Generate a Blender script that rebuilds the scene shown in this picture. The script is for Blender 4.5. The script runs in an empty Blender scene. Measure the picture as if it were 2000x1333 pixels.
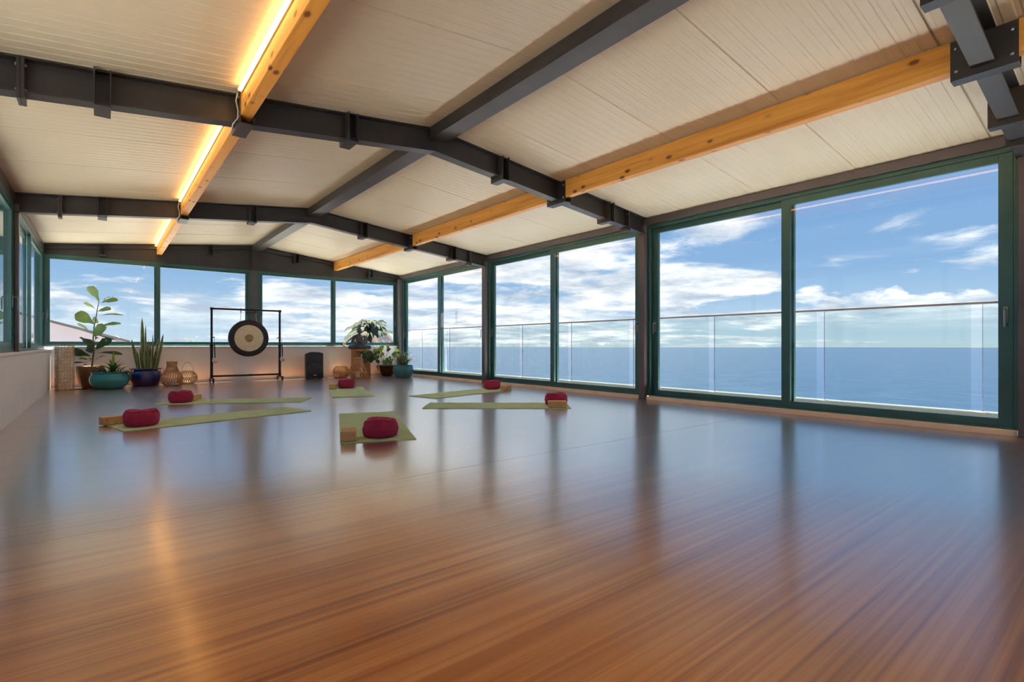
import bpy, bmesh, math, random
from mathutils import Vector, Matrix, Euler, noise as mnoise

random.seed(7)
scene = bpy.context.scene
COL = scene.collection

# ------------------------------------------------------------------ camera
F_PX, VP_X, HORIZON_Y = 1004.0, 200.0, 674.0
YAW = math.atan2(1000.0 - VP_X, F_PX)
cam_data = bpy.data.cameras.new('camera')
cam_data.sensor_fit = 'HORIZONTAL'
cam_data.sensor_width = 36.0
cam_data.lens = 36.0 * F_PX / 2000.0
cam_data.shift_y = (HORIZON_Y - 666.5) / 2000.0
cam_data.clip_start = 0.05
cam_data.clip_end = 60000.0
cam = bpy.data.objects.new('camera', cam_data)
COL.objects.link(cam)
cam.location = (0.0, 0.0, 0.80)
cam.rotation_euler = (math.radians(90), 0, -YAW)
scene.camera = cam

# ------------------------------------------------------------------ exposure
vs = scene.view_settings
vs.view_transform = 'Standard'
vs.look = 'None'
vs.exposure = 0.78
vs.gamma = 1.0
vs.use_curve_mapping = False
cy = getattr(scene, 'cycles', None)
if cy:
    cy.use_denoising = True
    cy.max_bounces = 10
    cy.diffuse_bounces = 6
    cy.glossy_bounces = 6
    cy.transparent_max_bounces = 24
    cy.caustics_reflective = False
    cy.caustics_refractive = False
    cy.sample_clamp_indirect = 8.0

# ------------------------------------------------------------------ node helpers
def nodes_of(tree):
    tree.nodes.clear()
    N, L = tree.nodes, tree.links
    def n(t, **kw):
        nd = N.new(t)
        for k, v in kw.items():
            if k.startswith('i_'):
                nd.inputs[k[2:].replace('_', ' ')].default_value = v
            elif k.startswith('n_'):
                nd.inputs[int(k[2:])].default_value = v
            else:
                setattr(nd, k, v)
        return nd
    return n, (lambda a, b: L.new(a, b))

def math_node(n, l, op, a, b=None, clamp=False):
    m = n('ShaderNodeMath', operation=op, use_clamp=clamp)
    for i, v in enumerate((a, b)):
        if v is None:
            continue
        if isinstance(v, (int, float)):
            m.inputs[i].default_value = v
        else:
            l(v, m.inputs[i])
    return m.outputs[0]

def ramp(n, stops, interp='LINEAR'):
    r = n('ShaderNodeValToRGB')
    cr = r.color_ramp
    cr.interpolation = interp
    while len(cr.elements) < len(stops):
        cr.elements.new(0.5)
    for e, (p, c) in zip(cr.elements, stops):
        e.position = p
        e.color = (c[0], c[1], c[2], 1.0) if not isinstance(c, (int, float)) else (c, c, c, 1.0)
    return r

# ------------------------------------------------------------------ sky
def build_world():
    w = bpy.data.worlds.new('sky')
    scene.world = w
    w.use_nodes = True
    n, l = nodes_of(w.node_tree)
    out = n('ShaderNodeOutputWorld')
    bg = n('ShaderNodeBackground', i_Strength=SKY_STRENGTH)
    l(bg.outputs[0], out.inputs[0])
    tc = n('ShaderNodeTexCoord')
    sp = n('ShaderNodeSeparateXYZ')
    l(tc.outputs['Generated'], sp.inputs[0])
    z = math_node(n, l, 'MAXIMUM', sp.outputs[2], 0.0)
    zr = math_node(n, l, 'POWER', z, 0.5)
    grad = ramp(n, [(0.0, (0.62, 0.75, 0.82)), (0.20, (0.49, 0.66, 0.82)), (0.36, (0.28, 0.48, 0.76)),
                    (0.52, (0.19, 0.38, 0.69)), (1.0, (0.13, 0.28, 0.58))])
    l(zr, grad.inputs[0])
    # cloud deck seen in perspective
    zz = math_node(n, l, 'ADD', z, 0.10)
    px = math_node(n, l, 'DIVIDE', sp.outputs[0], zz)
    py = math_node(n, l, 'DIVIDE', sp.outputs[1], zz)
    cb = n('ShaderNodeCombineXYZ')
    l(px, cb.inputs[0]); l(py, cb.inputs[1])
    cb.inputs[2].default_value = 3.7
    nz = n('ShaderNodeTexNoise', i_Scale=0.85, i_Detail=10.0, i_Roughness=0.60, i_Distortion=0.3)
    l(cb.outputs[0], nz.inputs['Vector'])
    # fewer clouds towards the open sea, more over the far coast
    dt = n('ShaderNodeVectorMath', operation='DOT_PRODUCT')
    l(tc.outputs['Generated'], dt.inputs[0])
    dt.inputs[1].default_value = (0.60, 0.80, 0.0)      # a bank of cloud over the islands and the far coast
    bank = ramp(n, [(0.78, 0.38), (0.92, 0.52), (0.985, 0.605)])
    l(dt.outputs['Value'], bank.inputs[0])
    dens = math_node(n, l, 'ADD', nz.outputs[0], math_node(n, l, 'SUBTRACT', bank.outputs[0], 0.5))
    mask1 = ramp(n, [(0.46, 0.0), (0.60, 1.0)], 'EASE')
    l(dens, mask1.inputs[0])
    # low heaped clouds above the horizon
    mp = n('ShaderNodeMapping')
    l(tc.outputs['Generated'], mp.inputs[0])
    mp.inputs['Scale'].default_value = (5.0, 5.0, 11.0)
    mp.inputs['Location'].default_value = (2.3, 0.7, 0.0)
    nz2 = n('ShaderNodeTexNoise', i_Scale=1.5, i_Detail=7.0, i_Roughness=0.55)
    l(mp.outputs[0], nz2.inputs['Vector'])
    fall = math_node(n, l, 'MULTIPLY', z, -4.2)
    d2 = math_node(n, l, 'ADD', nz2.outputs[0], fall)
    mask2 = ramp(n, [(0.20, 0.0), (0.26, 1.0)])
    l(d2, mask2.inputs[0])
    # the cumulus band fades into haze at the very horizon
    lowfade = ramp(n, [(0.02, 0.0), (0.075, 1.0)])
    l(z, lowfade.inputs[0])
    m2 = math_node(n, l, 'MULTIPLY', mask2.outputs[0], lowfade.outputs[0])
    mask = math_node(n, l, 'MAXIMUM', mask1.outputs[0], m2)
    mask = math_node(n, l, 'MULTIPLY', mask, 0.93)
    # cloud shading
    mp3 = n('ShaderNodeVectorMath', operation='ADD')
    l(cb.outputs[0], mp3.inputs[0]); mp3.inputs[1].default_value = (0.22, 0.31, 0.4)
    nz3 = n('ShaderNodeTexNoise', i_Scale=1.5, i_Detail=8.0, i_Roughness=0.62)
    l(mp3.outputs[0], nz3.inputs['Vector'])
    shade = ramp(n, [(0.36, (0.52, 0.60, 0.73)), (0.46, (0.80, 0.85, 0.92)), (0.54, (1.06, 1.07, 1.09)), (0.64, (1.38, 1.37, 1.36))])
    l(nz3.outputs[0], shade.inputs[0])
    mix = n('ShaderNodeMix', data_type='RGBA')
    l(mask, mix.inputs[0]); l(grad.outputs[0], mix.inputs[6]); l(shade.outputs[0], mix.inputs[7])
    l(mix.outputs[2], bg.inputs[0])

SKY_STRENGTH = 0.625
build_world()

# ------------------------------------------------------------------ sun (high, over sea and far gable)
sun_data = bpy.data.lights.new('sun', 'SUN')
sun_data.energy = 37.0
sun_data.angle = math.radians(0.6)
sun_data.color = (1.0, 0.97, 0.91)
sun = bpy.data.objects.new('sun', sun_data)
COL.objects.link(sun)
sun.rotation_euler = Vector((-0.15, -0.12, -1.0)).to_track_quat('-Z', 'Y').to_euler()
sun.location = (3, 6, 12)

LED_COLOR = (1.0, 0.50, 0.14, 1.0)
LED_STRENGTH = 6.5

# ------------------------------------------------------------------ materials
MATS = {}
def principled(name, color, rough=0.5, metal=0.0, spec=0.5, coat=0.0, vary=0.0, vscale=8.0, bump=0.0, bscale=60.0,
               emission=None, estr=0.0):
    m = bpy.data.materials.new(name)
    m.use_nodes = True
    n, l = nodes_of(m.node_tree)
    out = n('ShaderNodeOutputMaterial')
    b = n('ShaderNodeBsdfPrincipled')
    l(b.outputs[0], out.inputs[0])
    b.inputs['Roughness'].default_value = rough
    b.inputs['Metallic'].default_value = metal
    b.inputs['Specular IOR Level'].default_value = spec
    b.inputs['Coat Weight'].default_value = coat
    tc = n('ShaderNodeTexCoord')
    if vary:
        nz = n('ShaderNodeTexNoise', i_Scale=vscale, i_Detail=5.0)
        l(tc.outputs['Object'], nz.inputs['Vector'])
        r = ramp(n, [(0.3, [max(0, c * (1 - vary)) for c in color[:3]]), (0.7, [min(1, c * (1 + vary)) for c in color[:3]])])
        l(nz.outputs[0], r.inputs[0])
        l(r.outputs[0], b.inputs['Base Color'])
    else:
        b.inputs['Base Color'].default_value = (*color[:3], 1)
    if bump:
        nb = n('ShaderNodeTexNoise', i_Scale=bscale, i_Detail=3.0)
        l(tc.outputs['Object'], nb.inputs['Vector'])
        bp = n('ShaderNodeBump', i_Strength=bump, i_Distance=0.01)
        l(nb.outputs[0], bp.inputs['Height'])
        l(bp.outputs[0], b.inputs['Normal'])
    if emission:
        b.inputs['Emission Color'].default_value = emission
        b.inputs['Emission Strength'].default_value = estr
    MATS[name] = m
    return m

def leaf_material(name, c1, c2, scale=6.0, rough=0.5, trans=0.3):
    m = bpy.data.materials.new(name)
    m.use_nodes = True
    n, l = nodes_of(m.node_tree)
    out = n('ShaderNodeOutputMaterial')
    b = n('ShaderNodeBsdfPrincipled', i_Roughness=rough)
    t = n('ShaderNodeBsdfTranslucent')
    mx = n('ShaderNodeMixShader')
    mx.inputs[0].default_value = trans
    l(b.outputs[0], mx.inputs[1]); l(t.outputs[0], mx.inputs[2]); l(mx.outputs[0], out.inputs[0])
    tc = n('ShaderNodeTexCoord')
    nz = n('ShaderNodeTexNoise', i_Scale=scale, i_Detail=4.0)
    l(tc.outputs['Object'], nz.inputs['Vector'])
    r = ramp(n, [(0.35, c1), (0.65, c2)])
    l(nz.outputs[0], r.inputs[0])
    l(r.outputs[0], b.inputs['Base Color']); l(r.outputs[0], t.inputs['Color'])
    MATS[name] = m
    return m

def glass_material(name, tint, ior=1.5):
    m = bpy.data.materials.new(name)
    m.use_nodes = True
    n, l = nodes_of(m.node_tree)
    out = n('ShaderNodeOutputMaterial')
    t = n('ShaderNodeBsdfTransparent'); t.inputs[0].default_value = (*tint, 1)
    g = n('ShaderNodeBsdfGlossy', i_Roughness=0.0); g.inputs[0].default_value = (0.9, 0.9, 0.95, 1)
    fr = n('ShaderNodeFresnel', i_IOR=ior)
    # the two faces of a pane share one reflection each: keep the fresnel of one face
    mx = n('ShaderNodeMixShader')
    k = math_node(n, l, 'MULTIPLY', fr.outputs[0], 0.9)
    geo = n('ShaderNodeNewGeometry')
    front = math_node(n, l, 'SUBTRACT', 1.0, geo.outputs['Backfacing'])
    k = math_node(n, l, 'MULTIPLY', k, front)
    l(k, mx.inputs[0])
    l(t.outputs[0], mx.inputs[1]); l(g.outputs[0], mx.inputs[2]); l(mx.outputs[0], out.inputs[0])
    MATS[name] = m
    return m

def wood_material(name, dark, mid, light, axis=1, knots=True, rough=0.45, ring=9.0):
    m = bpy.data.materials.new(name)
    m.use_nodes = True
    n, l = nodes_of(m.node_tree)
    out = n('ShaderNodeOutputMaterial')
    b = n('ShaderNodeBsdfPrincipled', i_Roughness=rough)
    l(b.outputs[0], out.inputs[0])
    tc = n('ShaderNodeTexCoord')
    mp = n('ShaderNodeMapping')
    l(tc.outputs['Object'], mp.inputs[0])
    s = [ring, ring, ring]; s[axis] = 0.35
    mp.inputs['Scale'].default_value = s
    nz = n('ShaderNodeTexNoise', i_Scale=2.2, i_Detail=6.0, i_Roughness=0.6, i_Distortion=0.6)
    l(mp.outputs[0], nz.inputs['Vector'])
    r = ramp(n, [(0.30, dark), (0.48, mid), (0.70, light)])
    l(nz.outputs[0], r.inputs[0])
    col = r.outputs[0]
    if knots:
        mp2 = n('ShaderNodeMapping')
        l(tc.outputs['Object'], mp2.inputs[0])
        s2 = [8.0, 8.0, 8.0]; s2[axis] = 4.2
        mp2.inputs['Scale'].default_value = s2
        vo = n('ShaderNodeTexVoronoi', feature='F1', i_Scale=1.0, i_Randomness=1.0)
        l(mp2.outputs[0], vo.inputs['Vector'])
        kr = ramp(n, [(0.10, 0.92), (0.17, 0.14), (0.26, 0.0)])
        l(vo.outputs['Distance'], kr.inputs[0])
        mx = n('ShaderNodeMix', data_type='RGBA')
        l(kr.outputs[0], mx.inputs[0]); l(col, mx.inputs[6])
        mx.inputs[7].default_value = (dark[0] * 0.28, dark[1] * 0.22, dark[2] * 0.2, 1)
        col = mx.outputs[2]
    l(col, b.inputs['Base Color'])
    MATS[name] = m
    return m

def floor_material():
    m = bpy.data.materials.new('striped_bamboo_floor')
    m.use_nodes = True
    n, l = nodes_of(m.node_tree)
    out = n('ShaderNodeOutputMaterial')
    # lacquered sheet: mostly diffuse underfoot, mirror-like towards grazing angles
    b = n('ShaderNodeBsdfDiffuse')
    gl1 = n('ShaderNodeBsdfGlossy', i_Roughness=0.17)
    gl2 = n('ShaderNodeBsdfGlossy', i_Roughness=0.30)
    gl = n('ShaderNodeMixShader')
    gl.inputs[0].default_value = 0.45
    l(gl1.outputs[0], gl.inputs[1]); l(gl2.outputs[0], gl.inputs[2])
    lw = n('ShaderNodeLayerWeight', i_Blend=0.5)
    fr = math_node(n, l, 'POWER', lw.outputs['Facing'], 4.0)
    fr = math_node(n, l, 'MULTIPLY', fr, 2.4)
    fr = math_node(n, l, 'ADD', fr, 0.02)
    fr = math_node(n, l, 'MINIMUM', fr, 0.93)
    mxs = n('ShaderNodeMixShader')
    l(fr, mxs.inputs[0]); l(b.outputs[0], mxs.inputs[1]); l(gl.outputs[0], mxs.inputs[2])
    l(mxs.outputs[0], out.inputs[0])
    tc = n('ShaderNodeTexCoord')
    def streak(sx, sy, detail, seed):
        mp = n('ShaderNodeMapping')
        l(tc.outputs['Object'], mp.inputs[0])
        mp.inputs['Scale'].default_value = (sx, sy, 1)
        mp.inputs['Location'].default_value = (seed, seed * 1.7, seed)
        nz = n('ShaderNodeTexNoise', i_Scale=1.0, i_Detail=detail, i_Roughness=0.6)
        l(mp.outputs[0], nz.inputs['Vector'])
        return nz.outputs[0]
    a = streak(0.45, 42.0, 3.0, 1.3)
    c = streak(0.9, 110.0, 1.0, 5.1)
    d = streak(0.25, 9.0, 3.0, 9.2)
    v = math_node(n, l, 'MULTIPLY', a, 0.50)
    v2 = math_node(n, l, 'MULTIPLY', c, 0.12)
    v3 = math_node(n, l, 'MULTIPLY', d, 0.38)
    v = math_node(n, l, 'ADD', math_node(n, l, 'ADD', v, v2), v3)
    r = ramp(n, [(0.34, (0.31, 0.088, 0.019)), (0.46, (0.57, 0.190, 0.046)), (0.54, (0.69, 0.255, 0.068)), (0.68, (0.84, 0.36, 0.110))])
    l(v, r.inputs[0])
    l(r.outputs[0], b.inputs['Color'])
    MATS['floor'] = m
    return m

def sea_material():
    m = bpy.data.materials.new('sea_water')
    m.use_nodes = True
    n, l = nodes_of(m.node_tree)
    out = n('ShaderNodeOutputMaterial')
    b = n('ShaderNodeBsdfPrincipled', i_Roughness=0.30)
    b.inputs['IOR'].default_value = 1.33
    b.inputs['Specular IOR Level'].default_value = 0.36
    l(b.outputs[0], out.inputs[0])
    tc = n('ShaderNodeTexCoord')
    mp = n('ShaderNodeMapping')
    l(tc.outputs['Object'], mp.inputs[0])
    mp.inputs['Scale'].default_value = (0.05, 0.018, 1)
    nz = n('ShaderNodeTexNoise', i_Scale=1.0, i_Detail=6.0, i_Roughness=0.65)
    l(mp.outputs[0], nz.inputs['Vector'])
    r = ramp(n, [(0.3, (0.003, 0.009, 0.022)), (0.7, (0.008, 0.020, 0.038))])
    l(nz.outputs[0], r.inputs[0])
    l(r.outputs[0], b.inputs['Base Color'])
    bp = n('ShaderNodeBump', i_Strength=0.6, i_Distance=2.0)
    l(nz.outputs[0], bp.inputs['Height'])
    l(bp.outputs[0], b.inputs['Normal'])
    MATS['sea'] = m
    return m

floor_material(); sea_material()
principled('steel', (0.046, 0.043, 0.044), rough=0.42, metal=0.25, vary=0.12, vscale=5)
principled('steel_lit', (0.125, 0.115, 0.125), rough=0.38, metal=0.25, vary=0.08, vscale=4)  # rafter steel again, lightened in colour for the light it catches
principled('bolt_steel', (0.35, 0.35, 0.36), rough=0.35, metal=0.8)
principled('frame_green', (0.052, 0.140, 0.132), rough=0.34, metal=0.35, vary=0.10, vscale=3)
principled('gasket', (0.012, 0.02, 0.02), rough=0.6)
principled('handle_grey', (0.20, 0.23, 0.23), rough=0.3, metal=0.6)
principled('ceiling_white', (0.71, 0.645, 0.485), rough=0.38, vary=0.02, vscale=2)
principled('wall_skylight_tint', (0.80, 0.90, 0.98), rough=0.7, vary=0.02, vscale=3, bump=0.04, bscale=40)  # cool skylight put into the base colour as a blue tint
principled('wall_white', (0.84, 0.88, 0.93), rough=0.7, vary=0.02, vscale=3, bump=0.04, bscale=40)
principled('sill_white', (0.83, 0.82, 0.80), rough=0.5)
principled('plinth_wood', (0.90, 0.78, 0.64), rough=0.5, vary=0.08, vscale=4)
wood_material('pine', (0.54, 0.21, 0.03), (0.76, 0.345, 0.058), (0.86, 0.45, 0.095), axis=1)
wood_material('stump_wood', (0.25, 0.10, 0.03), (0.45, 0.20, 0.06), (0.58, 0.29, 0.10), axis=2, knots=False)
principled('led_profile', (0.55, 0.50, 0.42), rough=0.4, metal=0.5)
principled('led_diffuser', (1, 0.9, 0.7), rough=0.6, emission=LED_COLOR, estr=LED_STRENGTH)
glass_material('door_glass', (0.97, 0.985, 0.985))
glass_material('balustrade_glass', (0.90, 0.94, 0.93))
principled('bounce_paving', (0.19, 0.18, 0.165), rough=0.8, vary=0.06, vscale=0.8)
principled('deck_tile', (0.78, 0.78, 0.78), rough=0.7, vary=0.08, vscale=2)
principled('kerb_concrete', (0.028, 0.033, 0.030), rough=0.8, vary=0.06, vscale=4)
principled('rail_steel', (0.20, 0.17, 0.16), rough=0.35, metal=0.6)
principled('mat_green', (0.54, 0.66, 0.35), rough=0.8, vary=0.08, vscale=6, bump=0.15, bscale=300)
principled('zafu_fabric', (0.40, 0.012, 0.065), rough=0.75, vary=0.12, vscale=14, bump=0.12, bscale=200)
principled('cork', (0.66, 0.40, 0.18), rough=0.8, vary=0.18, vscale=60, bump=0.1, bscale=150)
principled('teal_glaze', (0.006, 0.27, 0.31), rough=0.18, coat=0.5, vary=0.12, vscale=5)
principled('teal_glaze_streaked', (0.02, 0.22, 0.27), rough=0.18, coat=0.5, vary=0.35, vscale=4)
principled('cobalt_glaze', (0.004, 0.016, 0.145), rough=0.14, coat=0.6, vary=0.25, vscale=5)
principled('bronze_glaze', (0.20, 0.115, 0.055), rough=0.32, metal=0.35, vary=0.2, vscale=5)
principled('dark_bowl', (0.022, 0.013, 0.012), rough=0.15, coat=0.5, vary=0.3, vscale=6)
principled('soil', (0.045, 0.028, 0.018), rough=0.95, vary=0.4, vscale=30, bump=0.6, bscale=60)
principled('rattan', (0.58, 0.33, 0.15), rough=0.55, vary=0.18, vscale=18)
principled('wicker_pale', (0.66, 0.47, 0.25), rough=0.55, vary=0.2, vscale=18)
principled('paper_lining', (0.93, 0.88, 0.80), rough=0.8, vary=0.05, vscale=12)
principled('black_metal', (0.020, 0.020, 0.024), rough=0.4, metal=0.4)
principled('black_plastic', (0.016, 0.017, 0.020), rough=0.5, vary=0.15, vscale=20)
principled('grille_mesh', (0.022, 0.028, 0.040), rough=0.55, bump=0.3, bscale=250)
principled('speaker_badge', (0.6, 0.62, 0.65), rough=0.3, metal=0.7)
principled('gong_dark', (0.045, 0.038, 0.042), rough=0.38, metal=0.6, vary=0.2, vscale=20)
principled('gong_bright', (0.86, 0.75, 0.52), rough=0.42, metal=0.15, vary=0.12, vscale=28)
principled('gong_centre', (0.44, 0.27, 0.12), rough=0.4, metal=0.5, vary=0.3, vscale=18)
principled('cord_light', (0.55, 0.50, 0.45), rough=0.7)
principled('mallet_felt', (0.80, 0.72, 0.64), rough=0.9, bump=0.2, bscale=120)
principled('statue_stone', (0.065, 0.060, 0.072), rough=0.40, vary=0.45, vscale=16)
principled('candle_white', (0.85, 0.80, 0.74), rough=0.4)
principled('black_cable', (0.012, 0.012, 0.012), rough=0.5)
principled('socket_white', (0.8, 0.8, 0.78), rough=0.4)
principled('stem_brown', (0.16, 0.09, 0.05), rough=0.8, vary=0.2, vscale=30)
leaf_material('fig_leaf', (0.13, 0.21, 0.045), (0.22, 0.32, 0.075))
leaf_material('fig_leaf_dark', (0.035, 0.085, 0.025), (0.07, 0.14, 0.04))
leaf_material('yellow_leaf', (0.42, 0.48, 0.02), (0.55, 0.55, 0.06))
leaf_material('green_leaf', (0.05, 0.15, 0.03), (0.12, 0.27, 0.06), scale=14)
leaf_material('lime_leaf', (0.26, 0.42, 0.03), (0.42, 0.56, 0.06), scale=10)
leaf_material('grey_leaf', (0.16, 0.20, 0.11), (0.34, 0.37, 0.22), scale=12)
leaf_material('snake_leaf', (0.055, 0.10, 0.03), (0.20, 0.26, 0.10), scale=22, trans=0.12)
leaf_material('snake_margin', (0.50, 0.50, 0.17), (0.62, 0.58, 0.25), trans=0.15)
leaf_material('ivy_leaf', (0.018, 0.055, 0.022), (0.05, 0.12, 0.05), scale=14, trans=0.15)
leaf_material('dry_leaf', (0.40, 0.26, 0.08), (0.50, 0.36, 0.14))
leaf_material('palm_green', (0.024, 0.033, 0.010), (0.05, 0.06, 0.022), scale=4, rough=0.95, trans=0.2)
leaf_material('palm_dry', (0.050, 0.034, 0.022), (0.085, 0.062, 0.042), scale=4, rough=0.95, trans=0.35)
leaf_material('shrub_green', (0.08, 0.10, 0.03), (0.15, 0.16, 0.055), scale=3, rough=0.95)
principled('palm_trunk', (0.20, 0.15, 0.11), rough=0.9, vary=0.3, vscale=10)
principled('render_mauve', (0.55, 0.48, 0.54), rough=0.8, vary=0.03, vscale=1)
principled('roof_mauve', (0.14, 0.12, 0.13), rough=0.7)
principled('gravel_ground', (0.22, 0.21, 0.18), rough=0.95, vary=0.3, vscale=0.6)
principled('island_haze_blue', (0.008, 0.014, 0.020), rough=0.95, vary=0.15, vscale=0.002)  # distance haze put into the base colour as blue

# ------------------------------------------------------------------ mesh builder
class MB:
    def __init__(self):
        self.v = []; self.f = []; self.m = []
    def add(self, verts, faces, mi=0):
        o = len(self.v)
        self.v += [tuple(p) for p in verts]
        for fc in faces:
            self.f.append(tuple(i + o for i in fc)); self.m.append(mi)
        return self
    def box(self, x0, x1, y0, y1, z0, z1, mi=0):
        vs_ = [(x0,y0,z0),(x1,y0,z0),(x1,y1,z0),(x0,y1,z0),(x0,y0,z1),(x1,y0,z1),(x1,y1,z1),(x0,y1,z1)]
        return self.add(vs_, [(0,3,2,1),(4,5,6,7),(0,1,5,4),(1,2,6,5),(2,3,7,6),(3,0,4,7)], mi)
    def bbox(self, x0, x1, y0, y1, z0, z1, b=0.004, mi=0):
        """box with chamfered edges"""
        bm = bmesh.new()
        bmesh.ops.create_cube(bm, size=1.0)
        for v in bm.verts:
            v.co = Vector((x0 + (v.co.x + .5) * (x1 - x0), y0 + (v.co.y + .5) * (y1 - y0), z0 + (v.co.z + .5) * (z1 - z0)))
        bmesh.ops.bevel(bm, geom=bm.edges[:], offset=b, segments=2, affect='EDGES', profile=0.6)
        bm.verts.ensure_lookup_table()
        self.add([v.co[:] for v in bm.verts], [[v.index for v in f.verts] for f in bm.faces], mi)
        bm.free()
        return self
    def prism(self, poly, axis, a0, a1, mi=0):
        """extrude a 2D polygon along an axis (0,1,2); poly in the two other axes in order"""
        def P(p, a):
            q = list(p); q.insert(axis, a); return tuple(q)
        n = len(poly)
        vs_ = [P(p, a0) for p in poly] + [P(p, a1) for p in poly]
        fs = [tuple(range(n - 1, -1, -1)), tuple(range(n, 2 * n))]
        fs += [(i, (i + 1) % n, n + (i + 1) % n, n + i) for i in range(n)]
        return self.add(vs_, fs, mi)
    def tube(self, pts, r, sides=6, closed=False, cap=True, mi=0):
        pts = [Vector(p) for p in pts]
        n = len(pts)
        rs = r if isinstance(r, (list, tuple)) else [r] * n
        rings = []
        prev = None
        for i, p in enumerate(pts):
            if closed:
                d = pts[(i + 1) % n] - pts[i - 1]
            else:
                d = pts[min(i + 1, n - 1)] - pts[max(i - 1, 0)]
            if d.length < 1e-9: d = Vector((0, 0, 1))
            d.normalize()
            if prev is None:
                u = d.orthogonal().normalized()
            else:
                u = prev - d * prev.dot(d)
                u = u.normalized() if u.length > 1e-6 else d.orthogonal().normalized()
            prev = u
            w = d.cross(u)
            rings.append([p + (u * math.cos(2 * math.pi * k / sides) + w * math.sin(2 * math.pi * k / sides)) * rs[i] for k in range(sides)])
        vs_ = [q for rg in rings for q in rg]
        fs = []
        for i in range(n if closed else n - 1):
            j = (i + 1) % n
            for k in range(sides):
                k2 = (k + 1) % sides
                fs.append((i * sides + k, i * sides + k2, j * sides + k2, j * sides + k))
        if cap and not closed:
            fs.append(tuple(range(sides - 1, -1, -1)))
            fs.append(tuple((n - 1) * sides + k for k in range(sides)))
        return self.add(vs_, fs, mi)
    def lathe(self, prof, seg=40, mi=0, centre=(0, 0, 0), fn=None, closed=False):
        """prof: list of (r,z); radius 0 ends are merged into poles"""
        vs_, fs, idx = [], [], []
        cx, cy_, cz = centre
        for (r, z) in prof:
            if r < 1e-6:
                idx.append([len(vs_)]); vs_.append((cx, cy_, cz + z))
            else:
                row = []
                for k in range(seg):
                    a = 2 * math.pi * k / seg
                    rr, zz = fn(r, z, a) if fn else (r, z)
                    row.append(len(vs_)); vs_.append((cx + rr * math.cos(a), cy_ + rr * math.sin(a), cz + zz))
                idx.append(row)
        for i in range(len(idx) - 1):
            A, B = idx[i], idx[i + 1]
            for k in range(seg):
                k2 = (k + 1) % seg
                if len(A) == 1 and len(B) == 1: continue
                if len(A) == 1: fs.append((A[0], B[k2], B[k]))
                elif len(B) == 1: fs.append((A[k], A[k2], B[0]))
                else: fs.append((A[k], A[k2], B[k2], B[k]))
        return self.add(vs_, fs, mi)
    def ellipsoid(self, c, r, rot=None, seg=16, rings=10, mi=0):
        vs_, fs = [], []
        M = (rot or Matrix.Identity(3))
        for i in range(rings + 1):
            th = math.pi * i / rings
            for k in range(seg):
                a = 2 * math.pi * k / seg
                p = Vector((r[0] * math.sin(th) * math.cos(a), r[1] * math.sin(th) * math.sin(a), r[2] * math.cos(th)))
                vs_.append(tuple(Vector(c) + M @ p))
        for i in range(rings):
            for k in range(seg):
                k2 = (k + 1) % seg
                fs.append((i * seg + k, (i + 1) * seg + k, (i + 1) * seg + k2, i * seg + k2))
        return self.add(vs_, fs, mi)
    def xf(self, M):
        self.v = [tuple(M @ Vector(p)) for p in self.v]
        return self
    def mesh(self, name, mats, smooth=False, angle=None):
        me = bpy.data.meshes.new(name)
        me.from_pydata(self.v, [], self.f)
        if isinstance(mats, str): mats = [mats]
        for mt in mats: me.materials.append(MATS[mt])
        me.polygons.foreach_set('material_index', self.m)
        if smooth:
            me.polygons.foreach_set('use_smooth', [True] * len(me.polygons))
        me.update()
        bm = bmesh.new(); bm.from_mesh(me)
        bmesh.ops.recalc_face_normals(bm, faces=bm.faces[:])
        if smooth and angle:
            for e in bm.edges:
                if len(e.link_faces) == 2 and e.calc_face_angle(0) > math.radians(angle):
                    e.smooth = False
        bm.to_mesh(me); bm.free()
        return me
    def build(self, name, mats, parent=None, smooth=False, angle=None, keep=False):
        ob = bpy.data.objects.new(name, self.mesh(name, mats, smooth, angle))
        COL.objects.link(ob)
        if parent is not None: ob.parent = parent
        return ob

def tag(o, label, cat, group=None):
    o['label'] = label; o['category'] = cat
    if group: o['group'] = group
    return o
def thing(name, label, cat, loc=(0, 0, 0), rz=0.0, group=None):
    o = bpy.data.objects.new(name, None)
    o.empty_display_size = 0.1
    COL.objects.link(o)
    o.location = loc; o.rotation_euler = (0, 0, rz)
    return tag(o, label, cat, group)
def structure(name, mb=None, mats=None, **kw):
    if mb is None:
        o = bpy.data.objects.new(name, None); COL.objects.link(o)
    else:
        o = mb.build(name, mats, **kw)
    o['kind'] = 'structure'
    return o
def share(name, me, parent, loc=(0, 0, 0), rot=(0, 0, 0)):
    o = bpy.data.objects.new(name, me); COL.objects.link(o)
    o.parent = parent; o.location = loc; o.rotation_euler = rot
    return o

# ------------------------------------------------------------------ room dimensions
XL, XLW = -0.74, -0.86        # low wall face and window plane on the left
XR = 6.23                     # door wall
YB = 12.68                    # back wall
YR = -3.30                    # wall behind the camera
RX, RZ, SL = 2.685, 3.04, 0.11
def ceil_z(x): return RZ - SL * abs(x - RX)
POSTS = [YR, 0.70, 4.70, 8.69, YB]

# floor: sheets of striped flooring with a hairline seam between them
fl = structure('floor', MB().box(-1.0, 6.40, YR - 0.1, YB + 0.12, -0.12, -0.006), 'kerb_concrete')
edges = [YR, -1.18, 2.82, 6.82, 10.82, YB]
for a, b in zip(edges[:-1], edges[1:]):
    MB().box(XL - 0.02, 6.36, a + 0.002, b - 0.002, -0.006, 0.0).build('floor_sheet', 'floor', fl)

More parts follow.
